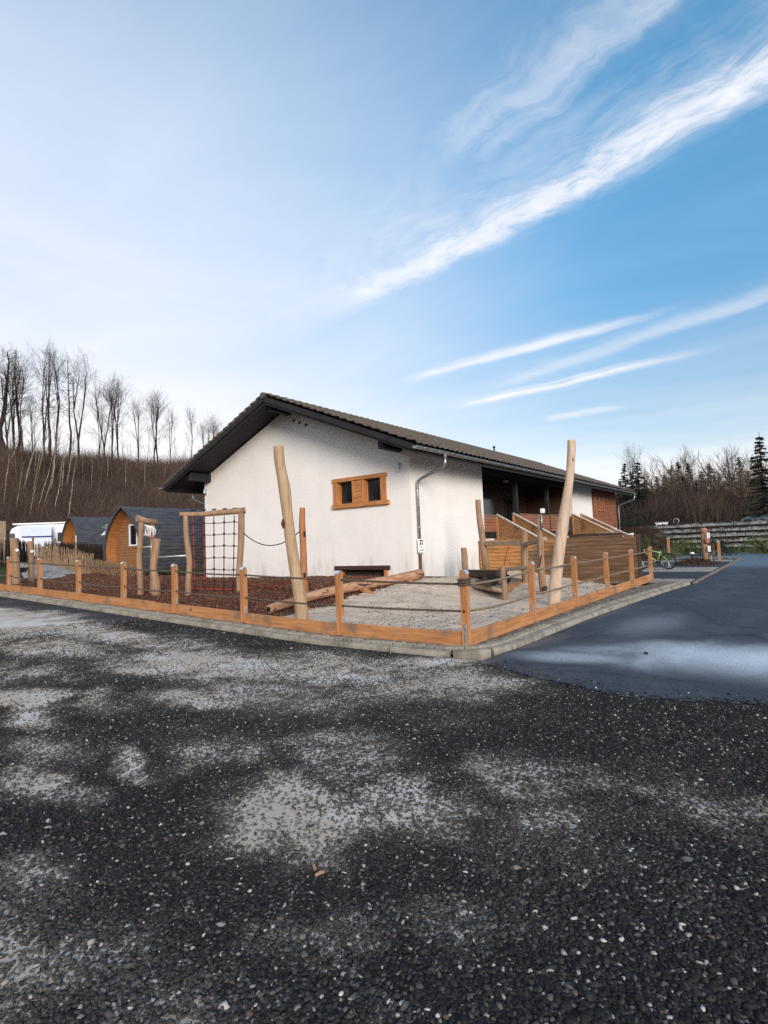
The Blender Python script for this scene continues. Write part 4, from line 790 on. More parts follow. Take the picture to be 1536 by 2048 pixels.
def pole(name,m,uvb,zb,pts,rad,label,cat,seed):
    b,base=image_log(uvb,zb,None,pts,rad,seed); t=thing(name,base,label,cat); b.build('shaft',m,t,True); return t,base
pL,bL=pole('tall_log_pole','tall pole wood',(606,1230),.22,[(602,1205),(592,1150),(581,1080),(574,1020),(570,980),(563,945),(558,920),(557,893)],[.125,.122,.115,.108,.105,.10,.115,.10,.098],'tall bent debarked tree trunk standing upright in the mulch before the gable','log pole',1)
nv=V((bL[0],bL[1],0)); nv/=np.linalg.norm(nv); k_=ray(570,1048); kp=CAM+k_*((nv@(bL-CAM))/(nv@k_))-nv*.115; b=MB(); sd_=V((-nv[1],nv[0],0)); b.tube([kp+sd_*.03+V((0,0,.09)),kp+sd_*.035+V((0,0,.0)),kp+sd_*.03-V((0,0,.09))],[.015,.04,.012],8); b.build('knot_hole','dead leaf',pL,True)
pole('tall_log_pole','pale log',(1107,1203),.16,[(1109,1180),(1116,1120),(1124,1060),(1131,1015),(1139,960),(1142,925),(1143,900),(1143,881)],[.128,.125,.122,.118,.118,.10,.085,.088,.085],'tall pale peeled tree trunk leaning right, standing in the sand by the asphalt','log pole',2)
t3,b3=pole('rope_post','red log',(610,1200),.25,[(609,1180),(607,1120),(606,1080),(604,1050),(605,1016)],[.09,.088,.082,.078,.08,.065],'reddish rope post behind the foot of the tall bent trunk','post',3)
sv=V((-b3[1],b3[0],0)); sv/=np.linalg.norm(sv); nb=V((b3[0],b3[1],0)); nb/=np.linalg.norm(nb)
for vv_ in (1068,1150): q=ray(609,vv_); kp=CAM+q*((nb@(b3-CAM))/(nb@q))-nb*.10; b=MB(); b.tube([kp+V((0,0,.06)),kp-V((0,0,.06))],.024,8); b.build('rope_fixing','rope clamp',t3)
# lying log and its two supports
lg=thing('lying_log',at(560,1222,.2),'long reddish tree trunk lying across the sand, raised at its right end','log'); l0,l1=at(545,1216,.27),at(838,1160,.52); l1=V((13.0,8.55,.72)); l0=V((7.75,8.75,.27))
P=[l0+(l1-l0)*t+V((0,.10*math.sin(t*5),.05*math.sin(t*4+.5)-.02)) for t in np.linspace(0,1,30)]; b=MB(); irregular(b,P,[.09,.095,.11,.115,.12,.125,.12,.13,.14],18,.06,5); b.build('trunk','lying log',lg,True); b=MB(); e_=(P[1]-P[0]); e_/=np.linalg.norm(e_); b.tube([P[0]-e_*.018,P[0]+e_*.01],.055,12); b.build('hollow_end','black stained wood',lg); b=MB()
for f,L in ((.16,.25),(.55,.30),(.88,.38)):
    c=l0+(l1-l0)*f; irregular(b,[c+V((0,.1,-.05)),c+V((-.05,-.18,-.13)),c+V((-.12,-.50,-L-.02))],[.085,.095,.085],10,.1,int(f*9))
b.pieces('stub','red log',lg,True)
# climbing net frame
cf=thing('climbing_net_frame',at(431,1182,.42),'log climbing frame hung with a red rope net in front of the gable','climbing frame')
fa,fb=at(376,1183,.46),at(480,1186,.34); 
def upright(base,uvt,rad,seed,par,m='debarked log',bend=()):
    nv=V((base[0],base[1],0)); nv/=np.linalg.norm(nv); d_=ray(*uvt); top=CAM+d_*((nv@(base-CAM))/(nv@d_)); P=logpts(base-V((0,0,.25)),top,bend); b=MB(); irregular(b,P,rad,12,.08,seed); o=b.build('post',m,par,True); return top,P
ta,_=upright(fa,(371,1032),[.085,.08,.075,.07,.065],11,cf,bend=((.45,.05,-.04),)); tb,_=upright(fb,(483,1026),[.095,.085,.085,.085,.08],12,cf,bend=((.3,-.03,.03),)); dr=(tb-ta); drn=dr/np.linalg.norm(dr)
b=MB(); irregular(b,[ta-drn*.14+V((0,0,.05)),ta+dr*.3+V((0,0,.02)),ta+dr*.6+V((0,0,.04)),tb+drn*.10+V((0,0,.07))],[.06,.07,.075,.085],12,.06,13); b.build('crossbeam','debarked log',cf,True)
net=MB(); netr=MB(); kn=MB(); cl=MB(); nc,nr=5,6; top=lambda f:ta+dr*f+V((0,0,-.03)); bot=lambda f:(fa+V((0,0,.10)))+(fb-fa)*f
def npnt(i_,j): f=.13+.74*i_/(nc-1) if 0<=i_<nc else (.045 if i_<0 else .95); h=(j+.62)/(nr+.25); return top(f)+(bot(f)-top(f))*h+V((0,0,.01*math.sin(i_*2+j)))
for i_ in range(nc):
    f=.13+.74*i_/(nc-1); P=[top(f)+V((0,0,-.02))]+[npnt(i_,j) for j in range(nr)]+[bot(f)]; (netr if i_<2 else net).tube(P,.0125,6); cl.tube([bot(f)+V((0,0,-.04)),bot(f)+V((0,0,.11))],.024,6); cl.tube([top(f)+V((0,-.02,.16))+drn*-.06,top(f)+V((0,-.02,.17))+drn*.06],.02,5)
    for j in range(nr): kn.tube([npnt(i_,j)+V((0,0,.03)),npnt(i_,j)-V((0,0,.03))],.027,6)
for j in range(nr):
    P=[npnt(-1,j)]+[npnt(i_,j) for i_ in range(nc)]+[npnt(nc,j)]; Q=[]
    for a,b_ in zip(P[:-1],P[1:]): Q+=sagline(a,b_,.012,5)[:-1]
    Q.append(P[-1]); (netr if j>8 else net).tube(Q,.011,5)
    for e,s_ in ((P[0],-1),(P[-1],1)): cl.tube([e,e+drn*s_*.10],.022,6)
netr.tube([bot(.03)+V((0,0,-.0)),bot(.5)-V((0,0,.02)),bot(.97)],.0125,6); no=net.build('net','dark net rope',cf,True); netr.build('net_rope','red rope',no); kn.build('net_knots','rope clamp',no); cl.pieces('rope_clamp','rope clamp',cf)
# rope from the frame to the post behind the trunk
q0=atX(487,1066,float(tb[0])); nbr=CAM+ray(606,1056)*((nb@(b3-CAM))/(nb@ray(606,1056))); sl_=thing('slack_rope',q0,'thin dark rope hanging slack between climbing frame and reddish post','rope'); b=MB(); b.tube(sagline(q0,nbr,.38,24),.013,6); b.build('cord','rope clamp',sl_,True)
q1=CAM+ray(604,1152)*((nb@(b3-CAM))/(nb@ray(604,1152))); q2=at(487,1172,.45); sl2=thing('slack_rope',q2,'red brown rope lying low over the mulch between frame and reddish post','rope'); b=MB(); b.tube(sagline(q2+V((0,0,.15)),q1,.22,20),.013,6); b.build('cord','red rope',sl2,True)
# ring frame
rf=thing('ring_frame',at(295,1178,.6),'log frame with white gymnastic rings hanging under its short beam','ring frame'); ra,rb=at(281,1177,.55),at(308,1180,.55)
rb=at(303,1180,.52); rb2=rb
t1,_=upright(ra,(282,1045),[.09,.08,.082,.078,.075,.072],21,rf,bend=((.5,-.03,.03),)); 
t2,_=upright(rb+V((.35,.55,.05)),(305,1050),[.075,.07,.065],22,rf); t2p=t2
b=MB(); e=(t2-t1); en=e/np.linalg.norm(e); irregular(b,[t1-en*.12+V((0,0,.09)),t1+e*.4+V((0,0,.085)),t2+en*.12+V((0,0,.10))],[.10,.08,.085],12,.10,23); b.build('crossbeam','debarked log',rf,True)
for k in range(8):
    f=.18+.64*k/7; c=t1+e*f+V((0,0,-.20)); b=MB(); R_=.15; nrm_=en*math.cos(.35*(k%3-1))+V((-en[1],en[0],0))*math.sin(.5+.25*(k%3)); nrm_/=np.linalg.norm(nrm_); s1=np.cross(nrm_,[0,0,1.]); s1/=np.linalg.norm(s1)
    b.tube([c+s1*R_*math.cos(a)+V((0,0,1))*R_*math.sin(a) for a in np.linspace(0,2*math.pi,25)],.011,6,False); b.build('ring','white paint',rf,True)
bp=thing('chinning_post',at(312,1181,.5),'stout split log post carrying two horizontal steel bars','post'); tp,_=upright(at(312,1181,.50),(314,1078),[.115,.12,.11,.08,.10,.09,.10],24,bp,bend=((.55,-.06,.05),))
def bar(u0,v0,b0,u1,v1,b1,label):
    n0=V((b0[0],b0[1],0)); n0/=np.linalg.norm(n0); n1=V((b1[0],b1[1],0)); n1/=np.linalg.norm(n1); a=CAM+ray(u0,v0)*((n0@(b0-CAM))/(n0@ray(u0,v0))); c=CAM+ray(u1,v1)*((n1@(b1-CAM))/(n1@ray(u1,v1))); t=thing('steel_bar',a,label,'bar'); b=MB(); b.tube([a,c],.018,10); b.build('rod','grey frosted steel',t,True); b=MB(); [b.tube([q-V((0,0,.03)),q+V((0,0,.03))],.035,8) for q in (a,c)]; b.pieces('end_fitting','galvanised steel',t)
bar(280,1095,ra,302,1093,at(312,1181,.5),'short upper steel bar beside the hanging rings'); bar(310,1115,at(312,1181,.5),372,1111,fa,'long lower steel bar reaching to the climbing frame')
b=MB(); q=tp+V((-.12,.05,.02)); b.tube([q,q+V((0,0,.16))],.02,6); b.build('red_fixing','red rope',bp)
# stumps at the far left with a black hanging seat between
def stump(ub,vb,ut,vt,zb,r,label,seed,slant):
    base=at(ub,vb,zb); r=r*.72; t=thing('log_stump',base,label,'log post','thick log posts holding the swing seat'); tp_,_=upright(base,(ut,vt),[r*1.05,r,r*.98,r*.98,r],seed,t); nv=V((base[0],base[1],0)); nv/=np.linalg.norm(nv); h=tp_[2]-base[2]; q=base+V((0,0,h*.74))-nv*(r+.02); b=MB(); b.tube([q-nv*.03,q+nv*.06],[.05,.06],8); b.build('white_cap','white paint',t); return base,tp_
sA,_=stump(34,1168,28,1077,.62,.19,'thicker of the two log posts at the far left, cut aslant at its top',31,0); sB,_=stump(64,1160,60,1083,.70,.15,'slimmer log post just right of the thick one at the far left',32,0)
hs=thing('swing_seat',(sA+sB)/2+V((0,0,.35)),'black bucket swing seat hanging low between two log posts','swing seat'); b=MB(); c=(sA+sB)/2+V((0,0,.42)); e=(sB-sA); e/=np.linalg.norm(e); f_=V((-e[1],e[0],0)); b.prism([c-e*.30+V((0,0,.08)),c-e*.14-V((0,0,.06)),c+e*.14-V((0,0,.06)),c+e*.30+V((0,0,.08)),c+e*.26+V((0,0,.08)),c+e*.13-V((0,0,.03)),c-e*.13-V((0,0,.03)),c-e*.26+V((0,0,.08))],f_*.35); b.build('seat','tyre rubber',hs)
b=MB(); [b.tube([c+e*s_*.28+f_*.17+V((0,0,.08)),c+e*s_*.50+V((0,0,.75))],.010,5) for s_ in (-1,1)]; b.pieces('chain','black plastic',hs)
# ---- sand works at the house: curved post, short post, beams, trough, deck, rope pump
kit=thing('sand_play_frame',(14.3,6.4,.3),'sand play station of log posts with beams, planks and a dark trough','play frame')
b,_b=image_log((975,1155),.38,None,[(974,1150),(969,1110),(964,1070),(960,1045),(957,1020),(956,1000)],[.115,.11,.105,.10,.095,.088,.08],41); b.build('curved_post','debarked log',kit,True); Pc=_b
b,_s=image_log((933,1152),.42,None,[(932,1148),(929,1125),(929,1108),(927,1096)],[.10,.095,.10,.085],42); b.build('short_post','debarked log',kit,True)
m0_=V((14.55,6.72,.28)); q=ray(1050,1150); m0_=CAM+q*(14.6/q[0]); m0_[2]=.2; b,_m=image_log((1051,1170),.22,None,[(1050,1130),(1049,1100),(1048,1062)],[.105,.10,.10,.10,.095],43); b.build('middle_post','debarked log',kit,True)
b,_r=image_log((1086,1180),.22,None,[(1084,1160),(1082,1120),(1081,1085),(1080,1068),(1079,1030)],[.085,.08,.085,.08,.085,.045,.04],44); b.build('pump_post','debarked log',kit,True)
n_r=V((_r[0],_r[1],0)); n_r/=np.linalg.norm(n_r); onr=lambda u,v,dd=0.: CAM+ray(u,v)*((n_r@(_r-CAM))/(n_r@ray(u,v)))-n_r*dd
b=MB(); b.tube([onr(1077,1120,.08),onr(1077,1040,.08),onr(1080,1030,.08),onr(1083,1030,.08),onr(1084,1060,.08)],.017,8); b.build('pipe','zinc',kit,True); b=MB(); q=onr(1085,1022,.06); b.bevbox(q-V((.05,.05,.06)),(.1,0,0),(0,.1,0),(0,0,.12),.015); b.build('white_box','white paint',kit)
def beam(a,c,w,h,m='weathered deck wood',name='beam',par=kit):
    a,c=V(a),V(c); d_=c-a; s_=np.cross(d_,[0,0,1.]); s_/=np.linalg.norm(s_); b=MB(); b.bevbox(a-s_*w/2-V((0,0,h/2)),d_,s_*w,(0,0,h),.012); return b.build(name,m,par)
def onp_(B_,u,v): n_=V((B_[0],B_[1],0)); n_/=np.linalg.norm(n_); return CAM+ray(u,v)*((n_@(B_-CAM))/(n_@ray(u,v)))
beam(onp_(Pc,966,1087),onp_(_m,1046,1086)+V((0,0,0)),.12,.13,name='beam'); beam(onp_(_m,1052,1088),onr(1090,1078),.12,.11,name='beam')
# dark trough on the far side of the deck
dkz=.46
tr=V((13.0,6.95,.78)); beam(onp_(_s,930,1146),onp_(V((13.1,6.35,.3)),1004,1148),.30,.20,'dark trough wood','trough'); b=MB(); q=onp_(V((12.6,6.2,.3)),962,1166); b.bevbox(q-V((.1,.25,.05)),(.3,0,0),(0,.35,0),(0,0,.12),.015); b.build('bucket_box','dark trough wood',kit)
for u,v,r in ((985,1160,.15),(1012,1158,.12)):
    q=onp_(V((13.0,6.1,.3)),u,v); b=MB(); b.tube([q-n_r*.05,q+n_r*.10],r,16); b.build('rubber_wheel','tyre rubber',kit); b=MB(); b.tube([q-n_r*.07,q-n_r*.02],r*.42,10); b.build('wheel_hub','black plastic',kit)
# decks
dk=MB(); dA,dB,dC=at(925,1165,.40),at(1003,1180,.30),at(1048,1160,.32); e1=dB-dA; e2=dC-dB; nbd=7
for k in range(nbd): o=dA+e2*(k/nbd)+V((0,0,random.uniform(-.004,.004))); dk.bevbox(o,e1,e2*(1/nbd*.94),(0,0,.035),.005)
dk.build('deck','weathered deck wood',kit); beam(dA-V((0,0,.03)),dB-V((0,0,.03)),.05,.10,name='deck_edge'); beam(dB-V((0,0,.04)),dC-V((0,0,.04)),.05,.14,'orange wood Y','deck_edge')
b,_d=image_log((1009,1192),.17,None,[(1009,1170),(1006,1150),(1006,1132)],[.07,.07,.068,.065],45); b.build('deck_post','debarked log',kit,True); q=onp_(_d,985,1178); beam(onp_(_d,984,1176),onp_(_d,1010,1183),.05,.09,name='deck_edge')
dA,dB,dC=at(1000,1144,.66),at(1058,1142,.66),at(1100,1140,.66); q0=onp_(_m,1004,1141); q1=onp_(_r,1078,1136)
b=MB(); hv=V((-.6,.3,0)); [b.bevbox(q0+(q1-q0)*0+V((.16*k,.10*k,-.02)),q1-q0,(.15,.09,0),(0,0,.035),.005) for k in range(6)]; b.build('upper_deck','weathered deck wood',kit)
b=MB(); b.tube([onp_(_m,1018,1088)-n_r*.02,onp_(_m,1012,1112),onp_(_m,1006,1140)],.012,6); b.build('cord','red rope',kit,True)
rope_path(sagline(onp_(_r,1071,1090),onp_(_r,1059,1130),-.0,8)+[onp_(_r,1057,1140)],.018,'hemp rope','hanging_rope',kit)
b=MB(); b.tube([onr(1083,1110,.09),onr(1080,1128,.10),onr(1079,1132,.10)],.012,5); b.build('pump_handle','black plastic',kit); b=MB(); q=_r; irregular(b,[q+V((-.25,-.1,.0)),q+V((.0,-.05,.05)),q+V((.25,.05,.0))],[.05,.07,.05],8,.1,5); b.build('foot_log','dark trough wood',kit,True)
print('part2 ok')
# ================================================================ PODS, CARAVAN, FENCES ON THE LEFT
def frame_at(u,s_,deg):
    """local frame at bearing u, distance s_: x along a direction deg to the right of the view direction"""
    d_=ray(u,1110); d_=V((d_[0],d_[1],0)); d_/=np.linalg.norm(d_); r_=V((d_[1],-d_[0],0)); a=R(deg); return V((d_[0],d_[1],0))*s_, d_*math.cos(a)+r_*math.sin(a)
def pod(u,s_,zb,H,W,Lg,label,windows,deg=55):
    o,ex=frame_at(u,s_,deg); o=o+V((0,0,zb)); ey=V((-ex[1],ex[0],0)); ez=V((0,0,1)); t=thing('camping_pod',o,label,'camping pod','wooden camping pods below the bank'); W2=W/2
    def w(h): h=np.clip(h,0,1); return W2*(.86+.14*math.sin(math.pi*min(1,h/.5)*.5)) if h<.3 else W2*(.975)*(1-((h-.3)/.7)**1.9)**.82 if h<1 else 0
    L_=lambda x,y,z:o+ex*x+ey*y+ez*z
    n=17; hs=np.linspace(0,1,n+1); b=MB()
    for sg in (1,-1):
        for k in range(n):
            h0,h1=hs[k],hs[k+1]; y0,y1=w(h0)+.05,w(h1)+.012; z0,z1=h0*H,h1*H+.03; nx=int(Lg/.5); xs_=np.linspace(0,Lg,nx); j=[random.uniform(-.012,.012) for _ in xs_]
            vs=[]; 
            for x,jj in zip(xs_,j): vs+=[L_(x,sg*(y0-.03),z0+.0),L_(x,sg*y0,z0+jj),L_(x,sg*y1,z1)]
            fs=[]; 
            for i_ in range(nx-1):
                a=i_*3
                for c in (0,1): q=(a+c,a+3+c,a+4+c,a+1+c); fs.append(q if sg<0 else q[::-1])
            b.quad_verts(vs,fs)
    b.build('roof_shell','pod shingles',t); b=MB()
    prof=[(sg*w(h),h*H) for sg,hh in ((1,hs),(-1,hs[::-1])) for h in hh if not (sg==-1 and h==1)]
    for i_ in range(len(prof)-1):   # dark rim
        (ya,za),(yb,zb_)=prof[i_],prof[i_+1]; f_=1.045; b.frame_box(L_(-.02,ya*.99,za*.985),ex*.10,L_(0,yb*.99,zb_*.985)-L_(0,ya*.99,za*.985),L_(0,ya*f_+(0.01 if ya>0 else -.01),za*1.02+.02)-L_(0,ya*.99,za*.985))
    b.build('rim','pod shingles',t); b=MB()
    for i_ in range(len(prof)-1): (ya,za),(yb,zb_)=prof[i_],prof[i_+1]; k=.965; b.quad_verts([L_(.06,ya*k,za*k),L_(.55,ya*k,za*k),L_(.55,yb*k,zb_*k),L_(.06,yb*k,zb_*k)],[(0,1,2,3)])
    b.build('hood_lining','pod hood lining',t); b=MB(); z=0
    while z<H*.97:
        yy=w((z+.06)/H)*.97; b.frame_box(L_(.52+random.uniform(-.008,.008),-yy,z),ex*.05,ey*2*yy,ez*.115); z+=.122
    b.build('front_wall','pod cladding',t)
    for (y0,z0,ww,hh,open_) in windows:
        b=MB(); f_=.06; [b.frame_box(L_(.46,a,c),ex*.07,ey*d1,ez*d2) for a,c,d1,d2 in ((y0,z0,ww,f_),(y0,z0+hh-f_,ww,f_),(y0,z0+f_,f_,hh-2*f_),(y0+ww-f_,z0+f_,f_,hh-2*f_))]; wn=b.build('window','caravan white',t); b=MB(); b.frame_box(L_(.50,y0+f_,z0+f_),ex*.01,ey*(ww-2*f_),ez*(hh-2*f_)); b.build('pane','dark glass' if open_ else 'pod cladding',wn)
        b=MB(); [b.frame_box(L_(.49,a,c),ex*.04,ey*d1,ez*d2) for a,c,d1,d2 in ((y0-.09,z0-.09,ww+.18,.09),(y0-.09,z0+hh,ww+.18,.09),(y0-.09,z0,.09,hh),(y0+ww,z0,.09,hh))]; b.build('casing','pod cladding',wn)
    b=MB(); b.frame_box(L_(Lg-.03,-W2*.85,0),ex*.03,ey*W*.85,ez*H*.75); b.build('rear_wall','pod cladding',t); return t
pod(243,26.5,.85,2.72,2.62,6.5,'large camping pod with black shingled vault and orange arched front, beside the house',[(-.42,1.02,.58,.95,True)],57)
pod(139,37,1.5,2.3,2.3,5.,'small camping pod with black vault in the back, between caravan and large pod',[(-.75,.2,.10,1.05,False),(.25,.2,.10,1.05,False)],68)
# small white tipped canopy between the pods
o,ex=frame_at(212,33,60); cn=thing('white_canopy',o+V((0,0,1.2)),'white canopy corner showing between the two camping pods','canopy'); ey=V((-ex[1],ex[0],0)); b=MB(); b.prism([o+V((0,0,3.15)),o+ex*1.5+V((0,0,3.15)),o+ex*1.5+V((0,0,2.65)),o+ex*.4+V((0,0,2.62)),o+ex*.75+V((0,0,2.95))],ey*1.2); b.build('cloth','caravan white',cn); b=MB(); [b.tube([o+ex*x+V((0,0,.9)),o+ex*x+V((0,0,2.7))],.05,6) for x in (.5,1.4)]; b.pieces('pole','white paint',cn)
# caravan with awning
o,ex=frame_at(86,44,92); o[2]=1.35; ey=V((-ex[1],ex[0],0)); cv=thing('caravan',o,'white caravan with pale awning parked at the foot of the wooded bank','caravan'); Lc=4.0
P_=lambda x,y,z:o+ex*(x-Lc/2)+ey*y+V((0,0,z)); b=MB(); pf=[(0,.45),(0,1.5),(.25,2.15),(.6,2.35),(Lc-.25,2.45),(Lc,2.25),(Lc-.15,1.3),(Lc-.05,.45)]; b.prism([P_(x,0,z) for x,z in pf],ey*2.1); b.build('body','caravan white',cv); b=MB()
b.prism([P_(.7,-.01,2.28),P_(Lc-1.35,-.01,2.34),P_(Lc-1.35,-.01,.3),P_(.7,-.01,.3)],ey*-.1); b.prism([P_(.72,-.11,2.30),P_(.72,-1.6,1.65),P_(.72,-1.6,.3),P_(.72,-.11,.3)],ex*(Lc-2.2)); b.build('awning','awning fabric',cv)
b=MB(); b.frame_box(P_(.9,-1.64,1.50),ex*1.7,ey*.03,(0,0,.09)); b.build('trim_band','blue trim',cv); b=MB(); b.frame_box(P_(Lc-1.15,-.02,1.25),ex*.85,ey*.02,(0,0,.6)); b.build('window','dark glass',cv); b=MB(); b.frame_box(P_(.08,-.02,1.15),ex*.35,ey*.02,(0,0,.7)); b.build('window','grey window glass',cv)
b=MB(); b.tube([P_(.3,-.06,2.44),P_(Lc-.3,-.06,2.52)],.06,8); b.build('awning_rail','white paint',cv); b=MB(); b.frame_box(P_(Lc-1.2,-.02,.9),ex*1.1,ey*.02,(0,0,.05)); b.build('stripe','blue trim',cv); b=MB(); b.tube([P_(Lc/2,.1,.33),P_(Lc/2,.3,.33)],.33,14); b.build('wheel','tyre rubber',cv)
# pale fence of split stakes, hedges
random.seed(5)
def paling(pts,h,label,step=.065,m='reed pales'):
    pts=[V(p) for p in pts]; t=thing('paling_fence',pts[0],label,'fence'); b=MB(); ps_=MB(); sg=np.r_[0,np.cumsum([np.linalg.norm(q-p) for p,q in zip(pts[:-1],pts[1:])])]; P=np.array(pts); s_=0
    while s_<sg[-1]:
        p=V([np.interp(s_,sg,P[:,k]) for k in range(3)]); p[2]=float(terr(p[0],p[1]))-.05; hh=h*random.uniform(.93,1.06); b.tube([p,p+V((random.uniform(-.04,.04),random.uniform(-.04,.04),hh*.5)),p+V((random.uniform(-.07,.07),random.uniform(-.07,.07),hh))],[.036,.032,.016],4); s_+=step*random.uniform(.6,1.3)
    b.build('pales',m,t)
    for s_ in np.arange(0,sg[-1]+.01,2.2): p=V([np.interp(s_,sg,P[:,k]) for k in range(3)]); p[2]=float(terr(p[0],p[1])); ps_.tube([p,p+V((0,0,h*1.28))],.05,6)
    ps_.pieces('stake',m,t); b=MB()
    for f in (.3,.8): b.tube([V((*p[:2],float(terr(p[0],p[1]))+h*f)) for p in pts],.012,4)
    b.build('wire','zinc',t)
pf_=[V((*at(u,1140,.9)[:2],0))/1. for u in (60,)]
def gp(u,s_): d_=ray(u,1120); d_=V((d_[0],d_[1],0)); d_/=np.linalg.norm(d_); p=d_*s_; return V((p[0],p[1],float(terr(p[0],p[1]))))
paling([gp(66,33),gp(110,31),gp(187,27.5)],1.15,'brown fence of split upright pales behind the gravel path'); paling([gp(-60,30),gp(-20,31),gp(30,32),gp(56,33.5)],1.3,'grey brown screen of upright pales behind the two thick log posts',.08,'dark hedge twigs')
b=MB(); t=thing('wooden_post',gp(0,34),'grey square timber post at the left edge of the pale screen','post'); p=gp(0,34); b.bevbox(p-V((.2,.2,.1)),(.4,0,0),(0,.4,0),(0,0,2.3),.02); b.build('shaft','weathered deck wood',t)
def twighedge(pts,h,wd,label,n=2500,m='dark hedge twigs'):
    pts=np.array(pts); t=thing('hedge',pts[0],label,'hedge'); b=MB()
    for _ in range(n):
        f=random.random()*(len(pts)-1); i_=int(f); p=pts[i_]+(pts[min(i_+1,len(pts)-1)]-pts[i_])*(f-i_)+V((random.uniform(-wd,wd),random.uniform(-wd,wd),0)); p[2]=float(terr(p[0],p[1])); q=p+V((random.uniform(-.25,.25),random.uniform(-.25,.25),h*random.uniform(.6,1.05))); b.tube([p,(p+q)/2+V((random.uniform(-.08,.08),random.uniform(-.08,.08),0)),q],[.018,.014,.006],3,False)
    b.build('twigs',m,t)
twighedge([gp(192,28),gp(222,26.5),gp(262,24.8)],.85,.3,'low bare brown hedge in front of the large camping pod',1800,'reed pales'); twighedge([gp(100,35),gp(160,33),gp(215,31)],1.45,.35,'dark clipped hedge between pale fence and camping pods',2600)
sheet_=MB(); q=[gp(u,s_)+V((0,0,.27)) for u,s_ in ((48,25.5),(150,24.2),(178,26.2),(110,29.5),(30,31))]; sheet_.quad_verts(q,[(0,1,2,3,4)]); tag(sheet_.build('gravel_path','pale path gravel'),kind='structure')
# grass strip behind the mulch
n=26000; u_=rng.uniform(60,470,n); s_=rng.uniform(20.5,31,n); dd=RM@np.stack([(u_-CX)/F,-(1120-CY)/F*np.ones(n),-np.ones(n)]); dd=dd[:2]/np.linalg.norm(dd[:2],axis=0); x,y=dd*s_; k=~((x>HX-.1)&(y>9)&(y<20))&((x<7.2)|(y>19)|(x>14)); x,y=x[k],y[k]; z=terr(x,y); n=len(x); h=rng.uniform(.05,.17,n); a=rng.uniform(0,6.283,n)
v=np.stack([np.stack([x-.012*np.cos(a),y-.012*np.sin(a),z],1),np.stack([x+.012*np.cos(a),y+.012*np.sin(a),z],1),np.stack([x+rng.normal(0,.05,n),y+rng.normal(0,.05,n),z+h],1)],1).reshape(-1,3); g1=rng.random(n)
tag(npmesh('grass',v,np.arange(3*n).reshape(-1,3),'chips',np.repeat(np.stack([.035+.07*g1,.05+.06*g1,.018+.015*g1],1),3,0)),'short green grass between mulch and camping pods','grass',kind='stuff')
# ================================================================ TREES
def seglist(b,P,r0,r1,n): b.tube(P,list(np.linspace(r0,r1,len(P))),n,False)
def unit(v): return v/(np.linalg.norm(v)+1e-9)
def rv(): return V((random.gauss(0,1),random.gauss(0,1),random.gauss(0,1)))
def limb(b,p,d,L,r,lev,up=.25,nseg=4,spread=.55,twig=True):
    P=[p]; d=unit(d); 
    for i_ in range(nseg): d=unit(d+rv()*.13+V((0,0,up*.25))); P.append(P[-1]+d*L/nseg)
    seglist(b,P,r,max(r*.30,.004),4 if r>.05 else 3)
    if lev<=0: return
    nb=5 if lev>1 else 4
    for k in range(nb):
        f=random.uniform(.25,1.) if k else 1.; i_=min(nseg-1,int(f*nseg)); q=P[i_]+(P[i_+1]-P[i_])*(f*nseg-i_ if i_<nseg else 1); dd=unit(unit(P[i_+1]-P[i_])+unit(rv())*spread+V((0,0,up*.5))); limb(b,q,dd,L*random.uniform(.38,.62),r*.5,lev-1,up,3,spread)
